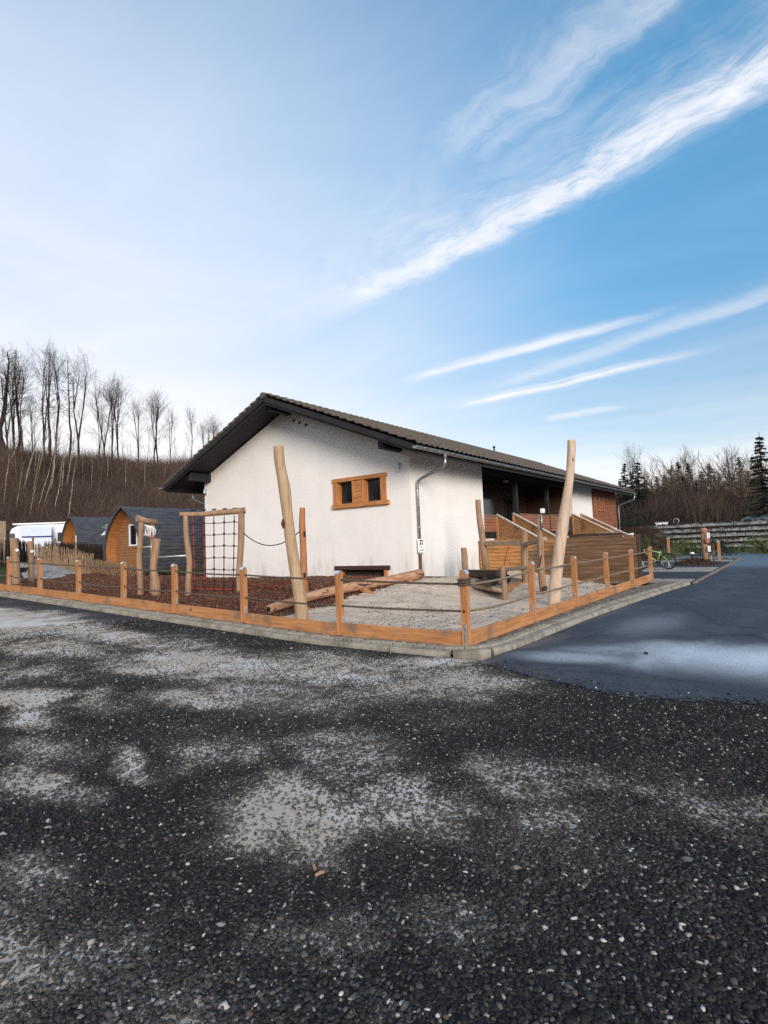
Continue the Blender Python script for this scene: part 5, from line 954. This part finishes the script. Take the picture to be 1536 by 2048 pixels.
def make_tree(h,style,seed,bark='bare bark'):
    random.seed(seed); root=thing('bare_tree',(0,0,0),None,None); t=MB(); c=MB(); r=h*.011+.04
    if style=='pole':
        P=[V((0,0,-.8))]; 
        for i_ in range(12): P.append(V((P[-1][0]+random.gauss(0,.06),P[-1][1]+random.gauss(0,.06),h*(i_+1)/12)))
        t.tube(P,list(np.linspace(r*1.1,.02,13)),7,False)
        for k in range(58):
            f=random.uniform(.34,.99)**.8; z=f*h; i_=min(11,int(f*12)); q=P[i_]+(P[i_+1]-P[i_])*(f*12-i_); a=random.uniform(0,6.283); L=h*(.13*(1-f)+.035)*random.uniform(.6,1.4); limb(c,q,V((math.cos(a),math.sin(a),random.uniform(-.1,.5))),L,.03*(1.2-f)+.008,1,.15,3,.8)
    elif style=='fork':
        def stem(p,d,L,r_,lev):
            P=[p]; n=6
            for i_ in range(n): d_=unit(d+rv()*.035+V((0,0,.12))); P.append(P[-1]+d_*L/n); 
            t.tube(P,list(np.linspace(r_,r_*.55,n+1)),6,False); e=P[-1]
            if lev>0:
                for s_ in (-1,1): a=random.uniform(0,6.283); stem(e,unit(V((math.cos(a)*.15*s_,math.sin(a)*.15*s_,1))),h*random.uniform(.26,.34),r_*.58,lev-1)
            else:
                for k in range(5): limb(c,P[random.randint(2,6)],V((random.gauss(0,.5),random.gauss(0,.5),1)),h*.16,r_*.26,2,.3)
            for k in range(4 if lev<2 else 1): limb(c,P[random.randint(2,5)],V((random.gauss(0,.7),random.gauss(0,.7),.9)),h*.15,r_*.19,2,.25)
        stem(V((0,0,-.8)),V((random.gauss(0,.05),random.gauss(0,.05),1)),h*.36,r,2)
    elif style=='spread':
        P=[V((0,0,-.8))]; 
        for i_ in range(7): P.append(P[-1]+V((random.gauss(0,.12),random.gauss(0,.12),(h*.62+.8)/7)))
        t.tube(P,list(np.linspace(r*1.1,r*.4,8)),6,False)
        for k in range(17): f=random.uniform(.35,1.); i_=min(6,int(f*7)); limb(c,P[i_]+(P[i_+1]-P[i_])*(f*7-i_),V((random.gauss(0,.7),random.gauss(0,.7),1.)),h*random.uniform(.22,.36),r*.36,2,.35,4,.6)
    else:   # birch / sapling
        P=[V((0,0,-.5))]; lx=random.gauss(0,.03)
        for i_ in range(10): P.append(P[-1]+V((lx+random.gauss(0,.05),random.gauss(0,.05),(h+.5)/10)))
        t.tube(P,list(np.linspace(h*.006+.02,.012,11)),6,False)
        for k in range(16): f=random.uniform(.35,.99); i_=min(9,int(f*10)); limb(c,P[i_]+(P[i_+1]-P[i_])*(f*10-i_),V((random.gauss(0,.5),random.gauss(0,.5),1.1)),h*random.uniform(.06,.15),.013,1,.3,3,.5)
    t.build('trunk',bark,root); c.build('crown','bare bark' if style=='birch' else bark,root); return root
TP={k:[make_tree(h,st,100+31*i_+len(k)*7,bk_) for i_ in range(n)] for k,(h,st,n,bk_) in dict(pole=(12,'pole',3,'bare bark'),fork=(12,'fork',4,'bare bark'),spread=(11,'spread',3,'wood bark lit'),birch=(9,'birch',4,'birch bark'),slim=(8,'birch',3,'wood bark lit')).items()}; TH=dict(pole=12,fork=12,spread=11,birch=9,slim=8); USED=set()
def put_tree(kind,idx,x,y,z,h,yaw,lean,label,cat,group,sx=1.):
    src=TP[kind][idx%len(TP[kind])]
    if src.name in USED: o=copy_tree(src)
    else: o=src; USED.add(src.name)
    o.name={'birch':'birch_tree'}.get(kind,'bare_tree'); s_=h/TH[kind]; o.location=(x,y,z); o.scale=(s_*sx,s_*sx,s_); o.rotation_euler=(lean[0],lean[1],yaw); o['label']=label; o['category']=cat; o['group']=group; return o
ORD='first second third fourth fifth sixth seventh eighth ninth tenth eleventh twelfth thirteenth fourteenth fifteenth sixteenth seventeenth eighteenth nineteenth twentieth twenty-first twenty-second twenty-third twenty-fourth twenty-fifth twenty-sixth twenty-seventh twenty-eighth twenty-ninth thirtieth thirty-first thirty-second thirty-third thirty-fourth thirty-fifth thirty-sixth thirty-seventh thirty-eighth thirty-ninth fortieth'.split()
def dirxy(u): d_=ray(u,1080); d_=V((d_[0],d_[1],0)); return d_/np.linalg.norm(d_)
def topz(u,v,s_): d_=ray(u,v); return 1.5+d_[2]/math.hypot(d_[0],d_[1])*s_
crest=[(2,700,'pole',2.),(14,742,'fork',1.),(27,716,'fork',1.1),(40,702,'pole',1.),(50,738,'fork',.9),(66,800,'fork',.8),(88,715,'fork',.9),(101,700,'pole',.9),(110,712,'fork',.9),(142,712,'pole',.7),(157,728,'fork',1.05),(168,850,'birch',1.),(196,812,'fork',.9),(211,775,'fork',1.15),(226,772,'fork',1.),(241,776,'fork',1.2),(252,838,'birch',1.),(280,808,'fork',1.),(302,838,'birch',1.),(311,802,'fork',1.),(322,800,'fork',1.1),(343,828,'fork',.75),(352,860,'birch',1.),(384,825,'fork',.7),(374,880,'birch',1.),(412,852,'fork',.8),(424,842,'fork',1.1),(436,850,'fork',1.),(-25,705,'fork',1.),(-60,720,'pole',1.)]
crest.sort(); random.seed(3)
for i_,(u,v,k,sx) in enumerate(crest):
    s_=random.uniform(78,83); p=dirxy(u)*s_; z=float(terr(p[0],p[1])); h=topz(u,v,s_)-z; ls={'pole':'straight tall bare tree','fork':'forked bare tree','birch':'thin low sapling'}[k]
    put_tree(k,i_,p[0],p[1],z,h,random.uniform(0,6.28),(0,0),f'{ls} on the bank crest, {ORD[max(0,i_-2)]} from the left' if i_>1 else f'{ls} on the crest beyond the left edge, {ORD[i_]} outward','tree','bare trees on the crest of the wooded bank',sx)
birch=[(8,1000),(20,985),(35,1010),(44,990),(60,1015),(72,960),(84,1040),(95,1000),(106,1050),(118,1010),(128,1065),(130,985),(185,985),(72,1045),(50,1060),(140,950),(28,1040),(100,970),(0,1030),(62,975),(88,940),(115,960),(165,960),(213,965),(250,990),(275,955),(305,965),(330,985),(365,990),(290,1000),(13,955),(47,940)]
birch.sort(); random.seed(4)
for i_,(u,v) in enumerate(birch):
    # foot where the sight line meets the bank
    ss_=np.linspace(50,86,300); dx=dirxy(u); zz_=terr(dx[0]*ss_,dx[1]*ss_); zl=np.array([topz(u,v,q) for q in ss_]); k=np.argmax(zz_>zl) if (zz_>zl).any() else 200; s_=ss_[k]; p=dx*s_; rt=V((dx[1],-dx[0],0)); 
    ln=random.uniform(.10,.22) if u<150 else random.uniform(-.02,.12); ax=V((-rt[1],rt[0],0)); o=put_tree('birch',i_,p[0],p[1],zz_[k]-.2,random.uniform(5.5,8.5) if u<150 else random.uniform(3.5,6),0,(0,0),f'pale slender birch trunk on the bank, {ORD[i_]} from the left','tree','birch trunks on the wooded bank',1.)
    o.rotation_euler=(Matrix.Rotation(ln,3,Vector(tuple(map(float,(-rt[1],rt[0],0)))) )@Matrix.Rotation(random.uniform(0,6.28),3,'Z')).to_euler()
random.seed(14); slim=sorted([(random.uniform(-10,430),random.uniform(940,1010)) for _ in range(38)])
for i_,(u,v) in enumerate(slim):
    ss_=np.linspace(50,84,300); dx=dirxy(u); zz_=terr(dx[0]*ss_,dx[1]*ss_); zl=np.array([topz(u,v,q) for q in ss_]); k=np.argmax(zz_>zl) if (zz_>zl).any() else 250; s_=ss_[k]; p=dx*s_
    put_tree('slim',i_,p[0],p[1],zz_[k]-.2,random.uniform(5,8) if u<150 else random.uniform(3.5,5.5),random.uniform(0,6.28),(random.gauss(0,.05),random.gauss(0,.05)),f'slim dark bare tree rising from the undergrowth of the bank, {ORD[i_]} from the left','tree','slim bare trees on the wooded bank')
# brush on the bank
def brush(uu0,uu1,s0,s1,n,h0,h1,name,label,cols,wd=.03,seed=1,lean=.35,hfun=None):
    r_=np.random.default_rng(seed); u=r_.uniform(uu0,uu1,n); s_=r_.uniform(s0,s1,n); dd=RM@np.stack([(u-CX)/F,-(1080-CY)/F*np.ones(n),-np.ones(n)]); dd=dd[:2]/np.linalg.norm(dd[:2],axis=0); x,y=dd*s_; z=terr(x,y)-.1
    cl=fbm(x,y,.22,3,seed+5); keep=r_.random(n)<ss(cl,.25,.55)*.8+.25; x,y,z,cl,s_=x[keep],y[keep],z[keep],cl[keep],s_[keep]; n=len(x); H=r_.uniform(h0,h1,n)*(.6+.9*cl)
    if hfun is not None: H=H*hfun(x,y)
    VV=[];FF=[];CC=[];o=0; pc=r_.integers(0,len(cols),n); C3=np.array(cols)[pc]*(.6+.8*cl)[:,None]*r_.uniform(.7,1.35,n)[:,None]
    for k in range(7):
        a=r_.uniform(0,6.283,n); l=r_.uniform(0,lean,n) if k else r_.uniform(0,.15,n); hk=H*r_.uniform(.5,1.,n); st_=0 if k<3 else r_.uniform(.1,.6,n); px_,py_,pz_=x,y,z+H*st_; hk=hk*(1-st_*.6); w_=wd*r_.uniform(.5,1.2,n)*(1. if k<3 else .6); l=l if k<3 else l*2.2
        b0=a+1.57; tipx=px_+np.cos(a)*l*hk; tipy=py_+np.sin(a)*l*hk; t_=np.stack([tipx,tipy,pz_+hk],1)
        q=[np.stack([px_+np.cos(b0+j)*w_,py_+np.sin(b0+j)*w_,pz_],1) for j in (0,2.09,4.19)]; VV.append(np.stack(q+[t_],1).reshape(-1,3)); base=o+4*np.arange(n)[:,None,None]; FF.append((np.array([(0,1,3),(1,2,3),(2,0,3)])[None]+base).reshape(-1,3)); CC.append(np.repeat(C3,4,0)); o+=4*n
    return tag(npmesh(name,np.concatenate(VV),np.concatenate(FF),'brush twigs',np.concatenate(CC)),label,'undergrowth',kind='stuff')
BR=[(.15,.092,.074),(.10,.068,.058),(.19,.115,.088),(.07,.052,.047),(.14,.108,.084)]
brush(-140,480,51,86,26000,1.2,2.9,'hillside_brush','tangled reddish brown undergrowth covering the wooded bank',BR,.028,21,.85)
brush(-140,480,48.5,58,7000,.7,1.6,'bank_foot_brush','dark brambles along the foot of the wooded bank',[(.03,.024,.020),(.05,.036,.028),(.075,.055,.04)],.028,23,.9)
# ---- right-hand woods
brush(1225,1620,62,92,17000,1.8,3.9,'woodland_thicket','dark leafless thicket filling the wood behind the stone wall',[(.07,.048,.040),(.05,.036,.031),(.10,.070,.055),(.14,.10,.075)],.035,31,.45,lambda x,y:.95+0*x)
rw_=[(1276,905,'fork'),(1300,945,'birch'),(1318,915,'spread'),(1330,960,'birch'),(1338,925,'spread'),(1352,907,'spread'),(1366,903,'spread'),(1384,905,'spread'),(1392,950,'birch'),(1400,910,'fork'),(1408,925,'spread'),(1422,945,'birch'),(1430,922,'spread'),(1445,905,'spread'),(1462,900,'spread'),(1474,902,'fork'),(1488,905,'spread'),(1500,915,'spread'),(1512,935,'birch'),(1522,910,'spread'),(1540,905,'spread'),(1376,960,'birch'),(1290,960,'birch'),(1482,950,'birch'),(1455,960,'birch'),(1265,975,'birch'),(1345,955,'fork'),(1415,950,'fork'),(1440,948,'fork'),(1570,900,'spread')]
rw_.sort(); random.seed(9)
for i_,(u,v,k) in enumerate(rw_):
    s_=random.uniform(64,84); p=dirxy(u)*s_; z=float(terr(p[0],p[1])); h=topz(u,v,s_)-z
    put_tree(k,i_,p[0],p[1],z,h,random.uniform(0,6.28),(random.gauss(0,.05),random.gauss(0,.05)),('pale slender young tree' if k=='birch' else 'leafless broad-crowned tree' if k=='spread' else 'leafless forked tree')+f' in the wood behind the stone wall, {ORD[i_]} from its left end','tree','leafless trees in the wood right of the house',1.25 if k=='spread' else 1.)
def make_spruce(h,seed,droop=.25,full=1.):
    random.seed(seed); root=thing('spruce_tree',(0,0,0),None,None); t=MB(); t.tube([(0,0,-.6),(0,0,h*.5),(0,0,h)],[.17,.10,.015],6,False); t.build('trunk','bare bark',root); c=MB(); z=h*.06
    while z<h*.985:
        f=z/h; Rr=h*.25*(1-f)**.9*full+.05; nb=int(9-4*f)
        for k in range(nb):
            a=random.uniform(0,6.283); L=Rr*random.uniform(.6,1.15); d_=V((math.cos(a),math.sin(a),0)); sd_=V((-d_[1],d_[0],0)); ns=max(3,int(L/.16)); zz0=z+random.uniform(-.1,.1)
            for i_ in range(ns):
                q=(i_+.3)/ns; p=d_*L*q+V((0,0,zz0-droop*L*q+.18*L*q*q)); w=.30*(1-q*.6)*random.uniform(.7,1.2)
                for s_ in (-1,1):
                    e=p+sd_*s_*w+d_*.16-V((0,0,random.uniform(.04,.22))); o=len(c.v); c.v+= [tuple(p-d_*.06),tuple(p+d_*.13+V((0,0,.02))),tuple(e)]; c.f.append((o,o+1,o+2))
                o=len(c.v); e=p+d_*.05-V((0,0,random.uniform(.12,.34))); c.v+=[tuple(p-d_*.10),tuple(p+d_*.12),tuple(e)]; c.f.append((o,o+1,o+2))
        z+=h*.032*random.uniform(.8,1.2)
    c.build('crown','spruce needles',root); return root
SPR=[make_spruce(10,s_,d_,f_) for s_,d_,f_ in ((1,.3,1.),(2,.15,1.1),(3,.35,.9))]; used=0
sprs=[(1258,925,66,1.),(1270,940,69,.9),(1285,918,64,1.2),(1297,955,70,1.),(1352,930,78,1.1),(1366,920,76,1.4),(1386,925,77,1.),(1412,938,79,1.1),(1430,925,76,1.3),(1468,935,74,1.),(1490,912,72,1.),(1535,862,54,1.05),(1338,945,80,1.2),(1375,948,70,1.3),(1448,950,71,1.2),(1400,958,68,1.2),(1322,950,80,1.3),(1506,938,76,1.2),(1246,958,72,1.)]
sprs.sort(); random.seed(12)
for i_,(u,v,s_,wx) in enumerate(sprs):
    p=dirxy(u)*s_; z=float(terr(p[0],p[1])); h=topz(u,v,s_)-z; o=SPR[i_] if i_<3 else copy_tree(SPR[i_%3]); o.name='spruce_tree'; o.location=(p[0],p[1],z); q=h/10; o.scale=(q*wx,q*wx,q); o.rotation_euler=(0,0,random.uniform(0,6)); o['label']=f'dark green spruce in the wood right of the house, {ORD[i_]} from the left' if u<1530 else 'tall dark spruce at the right edge, nearer than the others'; o['category']='tree'; o['group']='spruces in the wood right of the house'
# ================================================================ RIGHT MIDDLE GROUND
def g2(u,s_,dz=0.): d_=dirxy(u); p=d_*s_; return V((p[0],p[1],float(farz(p[0],p[1]) if p[0]>44 else -.06)+dz))
random.seed(21); wA,wB=g2(1312,50),g2(1640,49); wA[2]=wB[2]=.25; D=wB-wA; LN=np.linalg.norm(D); d=D/LN; nn=V((d[1],-d[0],0)); nn=nn if nn@(-wA)>0 else -nn
sw_=thing('stone_wall',wA,'long terraced wall of pale squared stone in five dark-jointed courses','wall'); 
for c in range(5):
    b=MB(); x=-random.random()-.6*(c>=3)*-1
    x=[.2,.0,-.3,-.9,-1.6][c]+random.uniform(-.2,.2)
    while x<LN: 
        L=random.uniform(.5,1.5); dz=random.uniform(-.03,.03); b.bevbox(wA+d*x-nn*(.10*c+random.uniform(0,.06))+V((0,0,.41*c+random.uniform(0,.02))),d*(L-.03),-nn*.4,(0,0,.27+dz),.03); x+=L
    b.build('stone_course','limestone blocks',sw_)
b=MB(); b.frame_box(wA-nn*.62-d*1.4,d*(LN+1.4),-nn*.8,(0,0,1.98)); b.build('core','dark joint stone',sw_); b=MB()
for k in range(500): x=random.uniform(-1.5,LN); c=random.randint(0,4); p=wA+d*x-nn*(.1*c-.02)+V((0,0,.41*c+.27)); b.tube([p,p+V((random.uniform(-.1,.1),random.uniform(-.1,.1),random.uniform(.05,.16)))+nn*.08,p+d*random.uniform(-.2,.2)+nn*.14],[.04,.05,.01],3,False)
b.build('wall_plants','dark hedge twigs',sw_)
tp_=thing('tarpaulin_mound',wA+d*5,'grey blue tarpaulin stretched over a long low mound behind the stone wall','tarpaulin'); b=MB(); X0=wA+d*5.5-nn*3.5; n=40
for i_ in range(n):
    x=i_/n*17; hh=2.15+.75*min(1,i_/10)+.12*math.sin(i_*.9)+.05*math.sin(i_*2.3); [b.v.append(tuple(X0+d*x-nn*(1.4-1.4*math.cos(a))+V((0,0,hh*(.72+.28*math.sin(a)))))) for a in np.linspace(0,math.pi,9)]
for i_ in range(n-1):
    for j in range(8): b.f.append((i_*9+j,i_*9+j+1,i_*9+10+j,i_*9+9+j))
b.build('sheet','blue tarpaulin',tp_,True)
def boxat(u,v0,v1,w,s_,name,m,label,cat):
    p=g2(u,s_); z1,z0=topz(u,v0,s_),topz(u,v1,s_); t=thing(name,(p[0],p[1],z0),label,cat); d_=dirxy(u); r_=V((d_[1],-d_[0],0)); b=MB(); b.bevbox(V((p[0],p[1],z0))-r_*w/2,r_*w,d_*.5,(0,0,z1-z0),.04); b.build('body',m,t); b=MB(); b.bevbox(V((p[0],p[1],z1))-r_*(w/2+.04)-d_*.04,r_*(w+.08),d_*.58,(0,0,.05),.01); b.build('lid','galvanised steel',t); return t
boxat(1325,1045,1052,.95,50.6,'white_container','white paint','small white container standing on the left end of the stone wall','container')
p=g2(1355,50.7); z_=topz(1355,1042,50.7); t=thing('round_target',(p[0],p[1],z_-.3),'small dark ring standing on top of the stone wall','ring'); d_=dirxy(1355); r_=V((d_[1],-d_[0],0)); b=MB(); c=V((p[0],p[1],z_)); b.tube([c+r_*.2*math.cos(a)+V((0,0,.2*math.sin(a))) for a in np.linspace(0,6.283,17)],.03,5,False); b.build('hoop','zinc',t); b=MB(); b.tube([c-V((0,0,.2)),c-V((0,0,.5))],.02,5); b.build('stand','zinc',t)
def shrub(u,s_,r,h,m,label,n=900,seed=1,name='shrub'):
    random.seed(seed); p=g2(u,s_); t=thing(name,p,label,'shrub'); b=MB(); 
    for k in range(14): a=random.uniform(0,6.28); q=p+V((math.cos(a)*r*.6,math.sin(a)*r*.6,h*random.uniform(.5,.9))); b.tube([p,(p+q)/2+rv()*.04,q],[.02,.014,.006],3,False)
    b.build('stems','bare bark',t); b=MB(); cs=[p+V((random.gauss(0,r*.4),random.gauss(0,r*.4),h*random.uniform(.25,.85))) for _ in range(12)]
    for k in range(n):
        c=random.choice(cs)+rv()*r*.22; c[2]=max(c[2],p[2]+.03); a=unit(rv()); e=unit(np.cross(a,rv())); s1=random.uniform(.04,.09); o=len(b.v); b.v+=[tuple(c-a*s1),tuple(c+e*s1*.5),tuple(c+a*s1),tuple(c-e*s1*.5)]; b.f.append((o,o+1,o+2,o+3))
    b.build('foliage',m,t)
shrub(1336,43,.85,.95,'shrub leaves','yellow green shrub left of the short capped post by the lawn',1100,1); shrub(1366,44,1.0,1.0,'shrub leaves','yellow green shrub between the capped post and the carved post',1100,2); shrub(1436,42.5,1.05,1.0,'dark shrub leaves','dark green shrub right of the carved post',1100,3); shrub(1530,43,.95,1.1,'shrub leaves','yellow green shrub on the lawn at the right edge',1100,4); shrub(1300,42,.9,1.2,'dark shrub leaves','dark shrub behind the rear wheel of the lime bicycle',900,5); shrub(1283,47,1.8,3.4,'dark shrub leaves','large dark evergreen bush left of the stone wall',2600,6); shrub(1258,49,1.3,2.2,'dark shrub leaves','dark evergreen bush close to the far corner of the house',1500,7); shrub(1305,48,1.3,1.9,'moor grass','brown leafless bush at the left end of the stone wall',1500,8)
mg=thing('ornamental_grass',g2(1387,31,.0),'flat brown mound of dry grass beside the carved post','plant'); b=MB(); random.seed(31)
for k in range(1300): a=random.uniform(0,6.28); rr_=random.random()**.5*1.15; p=g2(1387,31)+V((math.cos(a)*rr_,math.sin(a)*rr_*.8,0)); hh=.42*(1-rr_/1.5)*random.uniform(.6,1.1); b.tube([p,p+V((random.gauss(0,.12),random.gauss(0,.12),hh))],[.012,.004],3,False)
b.build('blades','moor grass',mg)
def upost(u,vt,vb,s_,w,name,label,cat,capm='cap metal',m='orange wood Z'):
    p=g2(u,s_); z1,z0=topz(u,vt,s_),topz(u,vb,s_); t=thing(name,(p[0],p[1],z0),label,cat); b=MB(); b.bevbox((p[0]-w/2,p[1]-w/2,z0-.1),(w,0,0),(0,w,0),(0,0,z1-z0+.1),.012); b.build('shaft',m,t); b=MB(); b.bevbox((p[0]-w*.56,p[1]-w*.56,z1+.002),(w*1.12,0,0),(0,w*1.12,0),(0,0,.05),.015); b.build('cap',capm,t); b=MB(); b.box(p[0]-w*.54,p[0]-w*.5-.001,p[1]-.03,p[1]+.03,z0-.05,z0+.35); b.build('bracket','galvanised steel',t); return t
upost(1436,1084,1119,31.5,.13,'capped_post','orange post with white metal cap at the corner of the parking bays','post'); upost(1425,1089,1117,31.8,.10,'capped_post','thinner brown post just left of the orange capped corner post','post','pinkish carving','debarked log'); upost(1336,1078,1103,37,.13,'capped_post','orange post with white cap standing behind the lime bicycle','post')
p=g2(1382,36.5); t=thing('path_light',p,'low black path light with white top beside the brown grass mound','path light'); b=MB(); b.tube([p,p+V((0,0,.32))],.06,8); b.build('stem','black plastic',t); b=MB(); b.tube([p+V((0,0,.33)),p+V((0,0,.42))],[.12,.10],10); b.build('head','white paint',t); p=g2(1263,36.5,1.45); t=thing('path_light',p,'white garden light on the planted mound behind the planter','path light'); b=MB(); b.tube([p-V((0,0,.3)),p],.04,8); b.build('stem','black plastic',t); b=MB(); b.tube([p+V((0,0,.002)),p+V((0,0,.2))],[.12,.16],10); b.build('head','white paint',t)
p=g2(1408,30.8); zt=topz(1408,1056,30.8); zb=topz(1408,1114,30.8); t=thing('carved_post',(p[0],p[1],zb),'thick brown timber post with pinkish carving on top and white plates','post'); b=MB(); irregular(b,[V((p[0],p[1],zb-.1)),V((p[0],p[1],(zb+zt)/2)),V((p[0],p[1],zt-.25))],[.14,.13,.12],12,.05,61); b.build('shaft','debarked log',t,True); b=MB(); irregular(b,[V((p[0],p[1]-.02,zt-.24)),V((p[0],p[1],zt-.1)),V((p[0],p[1],zt))],[.14,.19,.11],12,.16,62); irregular(b,[V((p[0]-.1,p[1]-.12,zt-.72)),V((p[0]-.1,p[1]-.12,zt-.5))],[.12,.11],10,.16,63); b.pieces('carving','pinkish carving',t,True)
b=MB(); [b.box(p[0]-.23,p[0]-.20,p[1]-.28,p[1]-.16,zt-h-.28,zt-h) for h in (.22,.85)]; b.pieces('plate','white paint',t)
# rope barriers
for (a,b_,lb) in ((g2(1342,36,.75),g2(1400,31,.42),'dark rope slung from the bicycle corner to the carved post'),(g2(1412,30.8,.55),g2(1432,31.4,.62),'dark rope between carved post and capped corner post')): t=thing('rope',a,lb,'rope'); b=MB(); b.tube(sagline(a,b_,.12,12),.03,5); b.build('cord','dark hemp rope',t)
# planted mound behind the planter
random.seed(41); mx_,my_=np.meshgrid(np.linspace(33.5,45,40),np.linspace(5.9,9.3,30)); 
def mz(x,y): return -.2+1.75*ss(x,33.5,37)*(1-ss(x,42,45))*ss(y,5.9,7.6)+.25*(fbm(x,y,1.2,3,5)-.5)
tag(grid(np.linspace(33.5,45,60),np.linspace(5.9,13,50),mz,'planted_mound','hill soil'),kind='structure')
for k,(x,y,r,lb) in enumerate(((35.0,6.75,.26,'nearest'),(36.4,6.9,.30,'second'),(38.2,7.1,.34,'farthest'))):
    z=float(mz(np.array(x),np.array(y))); v=(IV*1.05)*np.array([1.3,1.,.55])*r*(1+rng.uniform(-.18,.18,(12,1)))+V((x,y,z+.1)); o=npmesh('boulder',v,IF,'dark joint stone'); tag(o,f'grey boulder on the planted mound behind the planter, {lb} from the house stairs','boulder','boulders on the planted mound')
b=MB(); t=thing('brown_shrubbery',(36.5,7.6,1.2),'low reddish brown bare planting on the mound behind the planter','shrub')
for k in range(1500): x=random.uniform(34.3,41); y=random.uniform(6.6,8.8); z=float(mz(np.array(x),np.array(y))); b.tube([(x,y,z),(x+random.gauss(0,.1),y+random.gauss(0,.1),z+random.uniform(.1,.5))],[.014,.004],3,False)
b.build('twigs','moor grass',t)
# ---- bicycles
def bicycle(c,ex,Rw,m,label,lean=0.):
    """c rear hub, ex unit direction rear to front"""
    t=thing('bicycle',c-V((0,0,Rw)),label,'bicycle'); ex=V(ex); up=V((0,0,1)); sd_=np.cross(ex,up); f=c+ex*1.08
    for q in (c,f):
        w=MB(); w.tube([q+ex*(Rw-.028)*math.cos(a)+up*(Rw-.028)*math.sin(a) for a in np.linspace(0,2*math.pi,33)],.028,7,False); wo=w.build('wheel','tyre rubber',t,True); w=MB(); w.tube([q+ex*(Rw-.06)*math.cos(a)+up*(Rw-.06)*math.sin(a) for a in np.linspace(0,2*math.pi,33)],.010,5,False); w.build('rim','zinc',wo,True); w=MB(); [w.tube([q+sd_*.02,q+ex*(Rw-.06)*math.cos(a)+up*(Rw-.06)*math.sin(a)],.0025,3) for a in np.linspace(0,2*math.pi,21)[:-1]]; w.tube([q-sd_*.05,q+sd_*.05],.025,8); w.build('spokes','zinc',wo)
    bb=c+ex*.43-up*.03; st=bb-ex*.16+up*.46; hd=f-ex*.14+up*.52; hd2=hd+ex*.03-up*.13; fr=MB()
    for a,b_,r in ((c,bb,.014),(c,st-up*.12,.012),(bb,st,.018),(st-up*.08,hd,.022),(bb,hd2,.026),(hd,hd2,.025)): fr.tube([a+sd_*.0,b_],r,8)
    fr.build('frame',m,t,True); k=MB(); k.tube([hd2,hd2+ex*.02-up*.02,f+up*.0],.018,7); k.tube([hd,hd+up*.08-ex*.02,hd+up*.10+ex*.05],.014,7); k.build('fork','black plastic',t); k=MB(); hb=hd+up*.10+ex*.05; k.tube([hb-sd_*.34-ex*.04,hb,hb+sd_*.34-ex*.04],.013,7); k.build('handlebar','black plastic',t)
    k=MB(); sp_=st+up*.16-ex*.03; k.tube([st,sp_],.014,6); k.prism([sp_+ex*.14+sd_*.02,sp_-ex*.12+sd_*.07,sp_-ex*.12-sd_*.07,sp_+ex*.14-sd_*.02],up*.04); k.build('saddle','black plastic',t); k=MB(); k.tube([bb-sd_*.06,bb+sd_*.06],.05,10); k.tube([bb+sd_*.07,bb+sd_*.07-up*.17],.01,5); k.tube([bb-sd_*.07,bb-sd_*.07+up*.17],.01,5); k.build('crank','black plastic',t)
d_=dirxy(1333); rt=V((d_[1],-d_[0],0)); q=d_*26.2; c=V((q[0],q[1],.335)); ex_=unit(-rt*.93+d_*.37); bicycle(c,ex_,.345,'lime frame paint','mountain bicycle with lime green frame and black tyres behind the ramp wall')
d_=dirxy(1420); rt=V((d_[1],-d_[0],0)); q=d_*32.2; c=V((q[0],q[1],.27)); ex_=unit(-rt*.35+d_*.93); bicycle(c,ex_,.33,'blue frame paint','dark bicycle with blue frame leaning by the capped corner post')
b=MB(); t=thing('bicycle_rack',(26.9,5.7,0),'low steel rack holding the lime green bicycle','bicycle rack'); q=dirxy(1306)*26.5; b.tube([V((q[0],q[1],-.05)),V((q[0],q[1],.35)),V((q[0]+.2,q[1]-.3,.35)),V((q[0]+.2,q[1]-.3,-.05))],.02,6); b.build('hoop','zinc',t)
# tidy: drop unused prototypes
for L_ in list(TP.values()):
    for o in L_:
        if 'label' not in o:
            for ch in list(o.children): bpy.data.objects.remove(ch)
            bpy.data.objects.remove(o)
for o in bpy.data.objects:
    if '_o' in o: del o['_o']
print('objects',len(bpy.data.objects),'faces',sum(len(m.polygons) for m in bpy.data.meshes))
